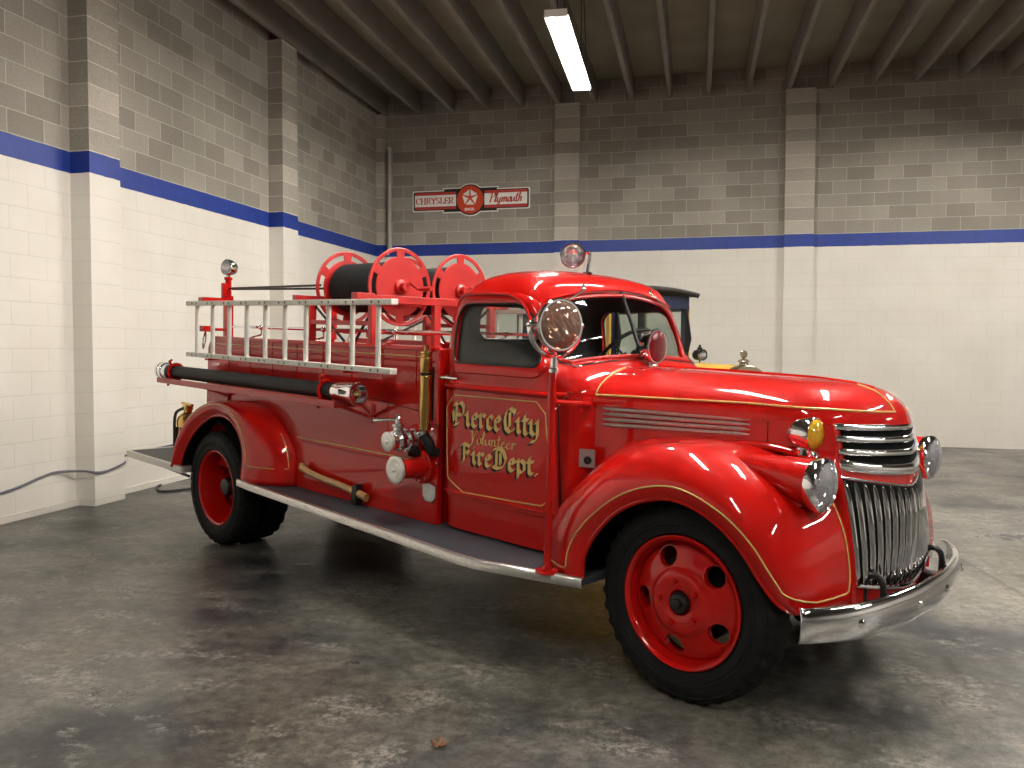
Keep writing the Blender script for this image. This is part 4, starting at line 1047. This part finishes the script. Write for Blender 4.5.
# rear corner posts (hand rail stanchions)
for s in (-1, 1):
    b = MB(); b.tube([(-4.47, s*.49, 1.30), (-4.47, s*.49, 1.92)], .024, 12); b.tube([(-4.47, s*.49, 1.895), (-4.47, s*.49, 1.92)], .032, 12)
    b.box((-4.47, s*.49, 1.60), (.06, .06, .34)); b.tube([(-4.47, s*.49, 1.50), (-4.47, s*.62, 1.50), (-4.47, s*.68, 1.50)], .012, 8)
    b.box((-4.47, s*.68, 1.505), (.10, .09, .045)); b.box((-4.47, s*.60, 1.735), (.09, .24, .03)); b.box((-4.47, s*.52, 1.80), (.03, .05, .14))
    post = b.build('corner_post', 'red', body, bevel=.003)
    b = MB(); b.tube(catmull([V(-4.47, s*.68, 1.48), V(-4.45, s*.71, 1.42), V(-4.47, s*.70, 1.35), V(-4.49, s*.67, 1.42), V(-4.47, s*.68, 1.48)], 4), .006, 6); b.build('hook_ring', 'chrome', T)
    if s < 0:
        # tail lamp
        b = MB(); c = V(-4.47, -.49, 1.995); ax = V(.25, -1, .1)
        b.lathe([(-.085, .004), (-.075, .03), (-.05, .052), (-.01, .065), (.02, .066), (.026, .060)], ax, c, 28); b.lathe([(0, .022), (.03, .018), (.045, .02)], (0, 0, 1), (-4.47, -.49, 1.90), 14)
        tl = b.build('rear_spotlight', 'chrome', T); b = MB(); b.lathe([(.02, .060), (.035, .045), (.042, .02), (.044, 0)], ax, c, 24); b.build('lamp_lens', 'lens', tl)
# rails and rods along the hose bed
for s in (-1, 1):
    b = MB(); b.tube([(-4.46, s*.49, 1.525), (-1.74, s*.49, 1.525)], .011, 8)
    for x in (-3.95, -3.1, -2.3): b.tube([(x, s*.49, 1.525), (x, s*.49, 1.47), (x, s*.625, 1.43)], .008, 8); b.sphere((x, s*.49, 1.525), .02, 10)
    b.build('hand_rail', 'chrome', T)
    b = MB(); b.tube([(-4.46, s*.49, 1.83), (-3.14, s*.49, 1.83)], .008, 8); b.tube([(-4.46, s*.46, 1.825), (-3.14, s*.40, 1.812)], .008, 8); b.build('tie_rod', 'black', T)
# ---- reels
def reel(s):
    y0 = s*.266; zc_ = 1.820; x1, x2 = -3.145, -2.542
    e = MB(); e.lathe([(0, .155), (x2-x1-.02, .155)], (1, 0, 0), (x1+.01, y0, zc_), 48)
    rl = e.build('hose_reel', 'hose', T)
    # hose windings
    h = MB(); nt_ = 25; pts = []
    for k in range(nt_*20): a = 2*PI*k/20; t = k/(nt_*20-1); pts.append(V(x1+.025+(x2-x1-.05)*t, y0+.158*math.cos(a), zc_+.158*math.sin(a)))
    h.tube(pts, .0125, 8); h.build('hose', 'hose', rl)
    for x, sg_ in ((x1, -1), (x2, 1)):
        f = MB(); R = .252; r_in, r_out = .193, .236; n = 96; th = .005
        def slot(k): return ((k+8) % 16) in range(2, 14)
        for face in (0, 1):
            xx = x+(th if face else -th)
            # centre disc
            o = len(f.v); f.v += [V(xx, y0, zc_)]+[V(xx, y0+r*math.cos(2*PI*k/n), zc_+r*math.sin(2*PI*k/n)) for r in (r_in, r_out, R) for k in range(n)]
            for k in range(n):
                k2 = (k+1) % n
                f.f.append([o, o+1+k, o+1+k2]); f.m.append(0)
                if not slot(k): f.f.append([o+1+k, o+1+n+k, o+1+n+k2, o+1+k2]); f.m.append(0)
                f.f.append([o+1+n+k, o+1+2*n+k, o+1+2*n+k2, o+1+n+k2]); f.m.append(0)
        # rim edge + slot walls as rounded rings
        f.tube([V(x, y0+R*math.cos(2*PI*k/72), zc_+R*math.sin(2*PI*k/72)) for k in range(72)], .007, 8, closed=True)
        for q in range(6):
            a0 = 2*PI*(q*16+2-8)/n; a1 = 2*PI*(q*16+14-8)/n; P = [V(x, y0+r_in*math.cos(a), zc_+r_in*math.sin(a)) for a in [a0+(a1-a0)*k/10 for k in range(11)]]+[V(x, y0+r_out*math.cos(a), zc_+r_out*math.sin(a)) for a in [a1+(a0-a1)*k/10 for k in range(11)]]
            f.tube(P, .0052, 6, closed=True)
        f.lathe([(0, .05), (.02*sg_, .048), (.03*sg_, .03), (.07*sg_, .028), (.07*sg_, 0)], (1, 0, 0), (x, y0, zc_), 20)
        f.build('reel_flange', 'red_dull', rl, angle=40, merge=False)
    c = MB(); c.tube([(x2+.06, y0, zc_), (x2+.075, y0+.02, zc_+.03), (x2+.075, y0+.09, zc_-.01), (x2+.11, y0+.10, zc_-.01), (x2+.17, y0+.10, zc_-.01)], .011, 8); c.tube([(x2+.10, y0+.10, zc_-.01), (x2+.20, y0+.10, zc_-.01)], .016, 10)
    c.build('crank_handle', 'red_dull', rl)
for s in (-1, 1): reel(s)
b = MB()
for x in (-2.485, -3.205):
    b.bx(x-.02, x+.02, -.66, .66, 1.705, 1.757)
    for y in (-.52, .0, .52): b.bx(x-.022, x+.022, y-.028, y+.028, 1.17, 1.705)
for y in (-.52, .52): b.bx(-3.205, -2.485, y-.02, y+.02, 1.56, 1.59)
b.bx(-3.18, -2.50, -.02, .02, 1.50, 1.53)
for y in (-.60, .60): b.bx(-2.515, -2.455, y-.07, y+.07, 1.70, 1.765)
b.build('reel_stand', 'red_dull', T, bevel=.004)
b = MB()
for x, d in ((-2.485, -.30), (-3.205, .3)):
    for y in (-.50, .50): b.tube([(x, y, 1.70), (x+d*1.0, y*.9, 1.45)], .010, 6)
b.tube([(-2.50, .0, 1.68), (-2.50, .42, 1.45)], .010, 6); b.tube([(-2.50, -.1, 1.60), (-2.50, -.45, 1.46)], .008, 6); b.build('stand_brace', 'black', T)

# ---- bumper and hooks
BP = [(.42, .85), (.50, .83), (.565, .79), (.625, .70), (.675, .59), (.710, .46), (.738, .27), (.750, .10)]
pp = catmull([V(x, -y, 0) for x, y in BP]+[V(x, y, 0) for x, y in BP[::-1]], 5)
pp = [p for p in pp if p.x > .548]
b = MB(); rows = []
for i, p in enumerate(pp):
    t = (pp[min(i+1, len(pp)-1)]-pp[max(i-1, 0)]).normalized(); n = V(t.y, -t.x, 0)
    if n.x < 0 and abs(p.y) < .6: n = -n
    if n.dot(p-V(-.5, 0, 0)) < 0: n = -n
    rows.append([p+V(0, 0, .555)+n*(-.022), p+V(0, 0, .558)-n*.004, p+V(0, 0, .550)+n*.005, p+V(0, 0, .525)+n*.014, p+V(0, 0, .49)+n*.018, p+V(0, 0, .455)+n*.014, p+V(0, 0, .43)+n*.005, p+V(0, 0, .42)-n*.004, p+V(0, 0, .422)-n*.022])
b.loft(rows); bumper = b.build('front_bumper', ['chrome', 'black'], T, angle=60)
md = bumper.modifiers.new('t', 'SOLIDIFY'); md.thickness = .006; md.offset = -1
for s in (-1, 1):
    for yy in (.58, .17):
        x = interp(sorted([(y, x) for x, y in BP]), yy); h = MB(); h.lathe([(0, .020), (.008, .018), (.014, .010), (.016, 0)], (1, s*.25, 0), (x+.015, s*yy, .485), 16); h.build('bumper_bolt', 'chrome', bumper)
    b = MB(); b.bx(.40, .71, s*.34-.03, s*.34+.03, .43, .50); b.build('bumper_bracket', 'black', T, bevel=.006)
    b = MB(); b.tube(catmull([V(.68, s*.345, .46), V(.68, s*.345, .565), V(.67, s*.342, .600), V(.645, s*.338, .613), V(.615, s*.334, .600), V(.60, s*.33, .565), V(.60, s*.33, .46)], 5), .0135, 10)
    b.build('tow_hook', 'black', T)
b = MB(); 
# ---- red lamp on the cowl, roof light, siren light and pole
def lamp(name, c, ax, r, lensmat_, bodymat='chrome', depth=1.0, parent=T):
    b = MB(); b.lathe([(-1.05*r*depth, .02*r), (-1.0*r*depth, .25*r), (-.8*r*depth, .58*r), (-.45*r*depth, .86*r), (-.1*r, .98*r), (.05*r, 1.03*r), (.15*r, 1.05*r), (.22*r, 1.0*r), (.22*r, .93*r)], ax, c, 40)
    o = b.build(name, bodymat, parent)
    b = MB(); b.lathe([(.18*r, .95*r), (.30*r, .82*r), (.38*r, .6*r), (.42*r, .3*r), (.43*r, 0)], ax, c, 36); b.build('lamp_lens', lensmat_, o)
    b = MB(); b.lathe([(-.52*r, .0), (-.48*r, .25*r), (-.35*r, .5*r), (.0, .86*r), (.15*r, .93*r)], ax, c, 32); b.build('reflector', 'chrome', o, solid=.001)
    return o
c = V(-.69, 0, 1.488); rl_ = lamp('warning_lamp', c, V(1, .02, 0), .090, 'lens_red')
b = MB(); b.tube([(-.70, 0, 1.425), (-.70, 0, 1.375)], [.018, .03], 12); b.build('lamp_foot', 'chrome', rl_)
c = V(-1.235, -.055, 1.985); rf = lamp('roof_light', c, V(.62, -.76, .10), .070, 'lens_dark', depth=.8)
b = MB(); b.tube(catmull([V(-1.17, .0, 1.885), V(-1.165, .005, 1.94), V(-1.16, .005, 1.995), V(-1.175, -.01, 2.01)], 4), .010, 8); b.lathe([(0, .03), (.01, .026), (.014, .012)], (0, 0, 1), (-1.17, .0, 1.884), 16)
b.tube([(-1.175, -.01, 2.0), (-1.20, -.03, 1.985)], .010, 8); b.build('lamp_bracket', 'chrome', rf)
c = V(-.605, -.88, 1.584); ax = V(1, -.26, 0).normalized(); si = lamp('floodlight', c, ax, .116, 'lens_reflect', depth=.95)
b = MB(); u = V(ax.y, -ax.x, 0)*-1
arc = [c-ax*.02+u*.14*math.cos(a)+V(0, 0, .145*math.sin(a)) for a in [PI+PI*k/20 for k in range(21)]]
b.tube(arc, .009, 8, flat=1.6)
for q in (arc[0], arc[-1]): b.tube([q, q+(c-ax*.02-q)*.3], .012, 8); b.sphere(q, .016, 10)
b.lathe([(0, .014), (-.05, .016), (-.055, .022), (-.07, .022)], (0, 0, 1), (c.x-.02, c.y, c.z-.145), 14); b.build('lamp_yoke', 'chrome', si)
b = MB(); b.tube([(-.63, -.88, .446), (-.63, -.88, 1.39)], .017, 14); b.lathe([(0, .055), (.012, .053), (.016, .024), (.04, .018)], (0, 0, 1), (-.63, -.88, .446), 20)
b.tube([(-.63, -.88, 1.235), (-.67, -.55, 1.205)], .012, 8); b.tube([(-.63, -.88, 1.235), (-.63, -.88, 1.26)], .024, 12)
b.build('lamp_pole', 'red', T)
b = MB(); b.tube([(-.63, -.86, 1.20), (-.66, -.72, 1.27), (-.68, -.58, 1.215)], .005, 6); b.build('brace_rod', 'chrome', T)
# ---- pump fittings
def on_side(prof, p, mat, parent=T, name='fitting', n=24, ax=(0, -1, 0)): b = MB(); b.lathe(prof, ax, p, n); return b.build(name, mat, parent)
v1 = MB(); p = (-1.853, -.67, .915)
v1.lathe([(.0, .060), (.02, .064), (.035, .066), (.040, .055), (.06, .058), (.065, .066), (.08, .066), (.085, .052), (.12, .060), (.135, .060), (.15, .046), (.17, .044), (.175, .050), (.19, .050)], (0, -1, 0), p, 24)
v1.lathe([(-.02, .045), (.03, .040), (.035, .028), (.05, .026), (.055, .034), (.07, .034), (.075, .018), (.10, .016), (.105, .021), (.115, .012), (.125, .014), (.13, 0)], (0, 0, 1), (-1.853, -.80, .94), 20)
for k in range(6): a = 2*PI*k/6; v1.lathe([(.045, .010), (.10, .010), (.10, 0)], (0, -1, 0), (p[0]+.056*math.cos(a), p[1], p[2]+.056*math.sin(a)), 6)
v1.tube(catmull([V(-1.853, -.80, 1.03), V(-1.89, -.82, 1.033), V(-1.94, -.84, 1.028), V(-2.0, -.86, 1.022)], 4), [.009]*4+[.008]*4+[.010, .013, .015, .016, .012], 10)
vo = v1.build('discharge_valve', 'satin', T)
on_side([(0, .085), (.015, .085), (.022, .075), (.024, .05)], p, 'red', vo, 'valve_flange')
on_side([(.188, .052), (.192, .056), (.206, .056), (.210, .050), (.210, .014), (.225, .012), (.225, 0)], p, 'whitefit', vo, 'valve_cap')
p = (-1.777, -.67, .765)
b = MB(); b.lathe([(0, .095), (.025, .095), (.03, .085), (.035, .060), (.10, .056), (.15, .052), (.17, .048)], (0, -1, 0), p, 32)
for k in range(8): a = 2*PI*k/8; b.lathe([(.02, .010), (.038, .010), (.038, 0)], (0, -1, 0), (p[0]+.08*math.cos(a), p[1], p[2]+.08*math.sin(a)), 6)
vi = b.build('suction_inlet', 'red', T)
on_side([(.165, .050), (.19, .052)], p, 'chrome', vi, 'inlet_collar'); on_side([(.192, .070), (.196, .078), (.210, .078), (.214, .070), (.211, .045), (.216, .043), (.216, .012), (.235, .01), (.235, 0)], p, 'whitefit', vi, 'inlet_cap')
b = MB(); b.tube([(-1.83, -.68, .86), (-1.80, -.74, .85), (-1.79, -.68, .83)], .03, 10); b.build('pump_elbow', 'black', T)
b = MB(); b.tube(catmull([V(-1.665, -.67, .86), V(-1.668, -.71, .875), V(-1.675, -.73, .92), V(-1.70, -.755, .972)], 5), .030, 14); fp = b.build('filler_pipe', 'hose', T)
b = MB(); b.lathe([(-.012, .034), (.008, .036), (.014, .030), (.016, .0)], (-.35, -.35, .8), (-1.70, -.755, .974), 20); b.build('filler_cap', 'chrome', fp)
b = MB(); b.prism([(-1.772, .665), (-1.715, .68), (-1.66, .665), (-1.66, .60), (-1.69, .572), (-1.75, .572), (-1.772, .60)], lambda x, z, h: V(x, -.675-h, z), 0, .008); b.build('step_plate', 'steelplate', T, bevel=.003)
for q in ((-1.66, 1.02), (-1.655, .80)): 
    b = MB(); b.sphere((q[0], -.68, q[1]), .010, 8); b.build('door_bumper_bolt', 'chrome', T)
# hose tray with brackets
b = MB(); b.bx(-4.66, -2.22, -.98, -.82, 1.078, 1.098); b.bx(-4.66, -2.22, -.985, -.975, 1.078, 1.118)
tray = b.build('hose_tray', 'red_dull', T, bevel=.002)
for x in (-4.10, -2.27):
    b = MB(); b.tube([(x, -.67, 1.0), (x, -.90, 1.08)], .010, 6); b.tube([(x-.16, -.68, 1.08), (x, -.68, 1.01), (x+.16, -.68, 1.08)], .008, 6); b.tube([(x, -.675, .97), (x, -.675, 1.08)], .012, 6); b.build('tray_bracket', 'red_dull', tray)
for x in (-4.50, -2.42):
    b = MB(); b.tube([(x, -.90+.060*math.cos(a), 1.165+.060*math.sin(a)) for a in [-.5*PI+2*PI*k/20 for k in range(20)]], .008, 6, closed=True, flat=1.5); b.tube([(x, -.94, 1.215), (x+.005, -.955, 1.25), (x+.03, -.95, 1.26)], .010, 6); b.tube([(x, -.96, 1.12), (x, -.965, 1.06)], .010, 6); b.build('hose_clamp', 'red', tray)
# ladder hangers
for x in (-4.05, -2.3):
    for s in (-1, 1):
        b = MB(); b.tube([(x, s*.79, 1.50), (x, s*1.0, 1.50)], .008, 6) if False else None; b.bx(x-.015, x+.015, s*.67, s*.88, 1.275, 1.287); b.build('ladder_hanger', 'red', T)

# ------------------------------------------------------------------ things carried by the truck
def ladder(s):
    e = bpy.data.objects.new('ladder', None); COL.objects.link(e); e.matrix_world = TM@Matrix.Translation((-3.15, s*.845, 1.29)); L = []
    x0, x1 = -4.40+3.15, -1.845+3.15
    for z in (.017, .405):
        b = MB(); b.box(((x0+x1)/2, 0, z), (x1-x0, .052, .034)); b.build('rail', 'whitewood', e, bevel=.004)
    for k in range(10):
        x = -4.261+3.15+(2.269*k/9)
        b = MB(); b.tube([(x, 0, .02), (x, 0, .40)], .0155, 12)
        rg = b.build('rung', 'whitewood', e)
        for z in (.017, .405):
            for dx in (-.035, .035): b = MB(); b.box((x+dx, s*.0262, z), (.012, .003, .014)); b.build('rail_bolt', 'bolt', rg)
    return e
tag(ladder(-1), 'white wooden ladder hung on edge along the near side of the red hose body', 'ladder')
tag(ladder(1), 'white ladder hung on the far side of the hose body behind the reels', 'ladder')
TW = truck.matrix_world.copy()
hs = empty('suction_hose', TM@Matrix.Translation((-3.4, -.90, 1.165)), 'black hard suction hose with chrome couplings lying in the red side tray', 'hose')
b = MB(); b.tube([(x, 0, 0) for x in [-1.27+.049*k for k in range(50)]], [.048+.0012*(k % 2) for k in range(50)], 24); b.build('hose_body', 'hose', hs)
b = MB(); b.lathe([(1.08, .050), (1.10, .054), (1.15, .056), (1.165, .063), (1.29, .066), (1.305, .070), (1.31, .068), (1.31, .056), (1.25, .052), (1.24, .002)], (1, 0, 0), (0, 0, 0), 36)
for k in range(2): b.box((1.20, -.07, .01), (.03, .02, .03))
b.build('coupling', 'chrome', hs)
b = MB(); b.lathe([(-1.21, .050), (-1.23, .056), (-1.26, .058), (-1.265, .066), (-1.30, .068), (-1.305, .060), (-1.315, .060), (-1.32, .068), (-1.35, .068), (-1.355, .02), (-1.355, 0)], (1, 0, 0), (0, 0, 0), 36); b.build('coupling', 'chrome', hs)
ex = empty('fire_extinguisher', TM@Matrix.Translation((-1.680, -.748, .99)), 'slim brass pump fire extinguisher clipped beside the cab door', 'fire extinguisher')
b = MB(); b.lathe([(0, 0), (0, .031), (.008, .034), (.30, .034), (.305, .030)], (0, 0, 1), (0, 0, 0), 28); b.build('cylinder', 'brass', ex)
b = MB(); b.lathe([(.305, .031), (.318, .031)], (0, 0, 1), (0, 0, 0), 28); b.build('black_band', 'ink', ex)
b = MB(); b.lathe([(.318, .033), (.325, .035), (.40, .035), (.405, .029), (.42, .029), (.425, .034), (.435, .034), (.44, .012), (.47, .012), (.472, 0)], (0, 0, 1), (0, 0, 0), 28); b.build('pump_head', 'brass', ex)
b = MB(); b.box((.0, .045, .20), (.022, .012, .30)); b.tube([(-.0, .05, .10), (-.0, .02, .10)], .012, 8); b.build('mounting_bracket', 'black', ex)
# axe
axe = empty('axe', TM@Matrix.Translation((-2.6, -.74, .455)), 'axe with curved tan wooden handle clipped low above the running board', 'axe')
b = MB(); b.tube(catmull([V(-.42, .03, .165), V(-.36, .03, .135), V(-.2, .03, .11), (.0, .03, .095), V(.2, .03, .075), V(.33, .03, .055)], 5), [.012, .018, .024, .026, .024]+[.018]*15+[.02]*6, 12, flat=1.25); b.build('handle', 'wood', axe)
b = MB(); b.prism([(.19, .01), (.25, .0), (.255, .11), (.245, .13), (.205, .115)], lambda x, z, h: V(x, h, z), .008, .056); b.build('axe_head', 'black', axe, bevel=.006)
# soda-acid extinguisher on the tailboard
ts = empty('brass_tank', TM@Matrix.Translation((-4.78, -.68, .422)), 'polished brass extinguisher tank standing on the black tailboard behind the rear fender', 'fire extinguisher')
b = MB(); b.lathe([(0, 0), (0, .083), (.012, .090), (.02, .088), (.33, .088), (.36, .078), (.385, .05), (.395, .035), (.42, .034)], (0, 0, 1), (0, 0, 0), 32); b.build('tank', 'brass', ts)
b = MB(); b.lathe([(.415, .042), (.45, .042), (.455, .02), (.47, .0)], (0, 0, 1), (0, 0, 0), 20); b.tube([(-.10, 0, .462), (.08, 0, .455)], .013, 10); b.build('cap', 'brass', ts)
b = MB(); b.tube(catmull([V(.0, -.04, .43), V(-.02, -.095, .38), V(-.02, -.102, .2), V(-.02, -.100, .06)], 5), .012, 8); b.build('tank_hose', 'hose', ts)
b = MB(); b.prism(rrect(-.05, .05, .10, .28, .01, 3), lambda x, z, h: V(x, -h, z), .088, .091); b.build('label_plate', 'copper', ts)

# ------------------------------------------------------------------ antique car behind the truck
AM = Matrix.Translation((5.16, -5.02, 0))@Matrix.Rotation(-PI/4, 4, 'Z')
car = empty('antique_car', AM, 'yellow and navy antique car with black cloth roof parked behind the fire truck', 'car')
A = car
b = MB()
rows = []
for x, w, z0, z1 in ((-1.95, .50, .55, 1.15), (-1.85, .62, .50, 1.25), (-1.2, .68, .48, 1.27), (-.3, .64, .48, 1.28), (0, .58, .50, 1.28)):
    rows.append([V(x, -w*.9, z0), V(x, -w, z0+.2), V(x, -w, z1-.05), V(x, -w+.03, z1), V(x, w-.03, z1), V(x, w, z1-.05), V(x, w, z0+.2), V(x, w*.9, z0)])
b.loft(rows, True, caps=True); b.build('car_body', 'yellow', A, bevel=.01)
b = MB(); rows = []
for x, w, zt in ((0, .52, 1.34), (.18, .46, 1.355), (.32, .36, 1.36), (.7, .33, 1.36), (1.28, .28, 1.345)):
    rows.append([V(x, w*math.cos(a), (zt-.28)+.28*max(0, math.sin(a))**.8) for a in [PI*k/14 for k in range(15)]]+[V(x, -w, .62), V(x, w, .62)])
b.loft(rows, True, caps=True); hd = b.build('car_hood', 'yellow', A, angle=50)
b = MB(); rows = []
for x in (1.28, 1.36):
    rows.append([V(x, .29*math.cos(a), (1.06)+.285*max(0, math.sin(a))**.7) for a in [PI*k/14 for k in range(15)]]+[V(x, -.27, .60), V(x, .27, .60)])
b.loft(rows, True, caps=True); rs = b.build('radiator_shell', 'nickel', A, bevel=.01, angle=50)
b = MB(); b.bx(1.362, 1.368, -.23, .23, .66, 1.2); b.build('radiator_core', 'void', rs)
b = MB(); b.lathe([(0, .045), (.02, .04), (.03, .055), (.045, .05), (.05, .015), (.07, .012)], (0, 0, 1), (1.31, 0, 1.345), 18); b.lathe([(-.012, .0), (-.012, .036), (.012, .036), (.012, 0)], (1, 0, 0), (1.31, 0, 1.445), 20)
b.tube([(1.31, -.045, 1.39), (1.31, .045, 1.39)], .01, 8); b.build('radiator_cap', 'nickel', rs)
# cabin frame
b = MB()
for s in (-1, 1):
    for x in (-.02, -.75, -1.75): b.bx(x-.035, x+.035, s*.50-.03, s*.50+.03, 1.25, 1.98)
    b.bx(-1.78, .02, s*.50-.03, s*.50+.03, 1.90, 2.06); b.bx(-1.78, .02, s*.50-.03, s*.50+.03, 1.24, 1.32)
b.bx(-.05, .02, -.50, .50, 1.92, 2.06); b.bx(-.05, .02, -.50, .50, 1.26, 1.32); b.bx(-1.80, -1.74, -.50, .50, 1.24, 1.45); b.bx(-1.80, -1.74, -.50, .50, 1.85, 2.0); b.bx(-1.80, -1.74, -.56, -.30, 1.4, 1.9); b.bx(-1.80, -1.74, .30, .56, 1.4, 1.9)
b.bx(-.03, .015, -.03, .03, 1.30, 1.95) if False else None
b.build('cabin_frame', 'navy', A, bevel=.008)
b = MB()
for s in (-1, 1): b.bx(-.06, .0, s*.54-.014, s*.54+.014, 1.25, 1.96); b.bx(-.80, -.72, s*.54-.014, s*.54+.014, 1.25, 1.96)
b.build('pillar_moulding', 'yellow', A)
b = MB(); b.prism([(.02, 1.34), (.10, 1.60), (.035, 1.92), (.02, 1.92)], fn_xz, -.49, -.47); b.prism([(.02, 1.34), (.10, 1.60), (.035, 1.92), (.02, 1.92)], fn_xz, .47, .49); b.build('windshield_bracket', 'black', A)
b = MB(); rows = []
for x, dz in ((-1.92, -.03), (-1.8, .0), (-.9, .03), (.0, .0), (.09, -.01), (.11, -.02)):
    rows.append([V(x, y, 2.105+dz+.055*(1-(y/.60)**2)) for y in [-.60+1.20*k/16 for k in range(17)]])
b.loft(rows); b.build('car_roof', 'roofcloth', A, solid=.05, soff=-1)
b = MB(); b.prism([(-.48, 1.32), (.48, 1.32), (.48, 1.92), (-.48, 1.92)], fn_yz, .0, .004); b.build('car_windshield', 'glass', A)
for s in (-1, 1):
    b = MB(); c = V(.30, s*.42, 1.43); b.lathe([(-.07, .02), (-.06, .055), (.02, .06), (.05, .062), (.055, .05)], (1, -.2, 0), c, 22); b.lathe([(0, .02), (.02, .03), (.04, .012), (.055, .014), (.06, 0)], (0, 0, 1), (c.x, c.y, c.z+.05), 12); b.tube([c+V(0, 0, -.05), c+V(0, 0, -.20)], .008, 6)
    cl_ = b.build('cowl_lamp', 'black', A); b = MB(); b.lathe([(.045, .055), (.06, .04), (.065, 0)], (1, -.2, 0), c, 20); b.lathe([(.045, .060), (.058, .062), (.06, .052)], (1, -.2, 0), c, 20); b.build('lamp_lens', 'chrome', cl_)
    b = MB(); c = V(1.45, s*.36, .98); b.lathe([(-.14, .02), (-.12, .07), (-.04, .11), (.02, .12), (.03, .11)], (1, 0, 0), c, 26); b.tube([c+V(0, 0, -.1), V(1.35, s*.33, .65)], .015, 8)
    hl = b.build('headlight', 'nickel', A); b = MB(); b.lathe([(.02, .11), (.04, .08), (.05, 0)], (1, 0, 0), c, 24); b.build('headlight_lens', 'lens', hl)
    for xw in (1.15, -1.55):
        c = V(xw, s*.70, .38); b = MB(); b.tube([V(xw+.335*math.cos(2*PI*k/48), s*.70, .38+.335*math.sin(2*PI*k/48)) for k in range(48)], .045, 10, closed=True); tw = b.build('wheel', 'rubber', A)
        b = MB(); b.tube([V(xw+.275*math.cos(2*PI*k/48), s*.70, .38+.275*math.sin(2*PI*k/48)) for k in range(48)], .022, 8, closed=True)
        for k in range(12): a = 2*PI*k/12; b.tube([c, c+V(.27*math.cos(a), 0, .27*math.sin(a))], .014, 6)
        b.lathe([(-.05, .05), (.06, .05), (.075, .03), (.075, 0)], (0, s, 0), c, 18); b.build('spokes', 'yellow', tw)
        b = MB(); rows = []
        for k in range(13):
            a = PI*(-.02+1.04*k/12); rows.append([V(xw+.47*math.cos(a), s*y, .38+.45*math.sin(a)) for y in (.55, .70, .84)])
        b.loft(rows); b.build('fender', 'black', A, solid=.012)
    b = MB(); b.bx(-1.05, .70, s*.62, s*.84, .34, .37); b.build('running_board', 'black', A)
b = MB(); b.cyl((1.15, -.68, .38), (1.15, .68, .38), .03, 10); b.cyl((-1.55, -.68, .38), (-1.55, .68, .38), .04, 10); b.bx(-1.8, 1.4, -.35, .35, .44, .56); b.build('chassis_frame', 'black', A)

# ------------------------------------------------------------------ light & colour
w = bpy.data.worlds.new('world'); scene.world = w; w.use_nodes = True
w.node_tree.nodes['Background'].inputs[0].default_value = (.6, .62, .7, 1); w.node_tree.nodes['Background'].inputs[1].default_value = .02
scene.view_settings.view_transform = 'Standard'; scene.view_settings.look = 'None'; scene.view_settings.gamma = 1
scene.view_settings.use_curve_mapping = False; scene.view_settings.exposure = 1.7
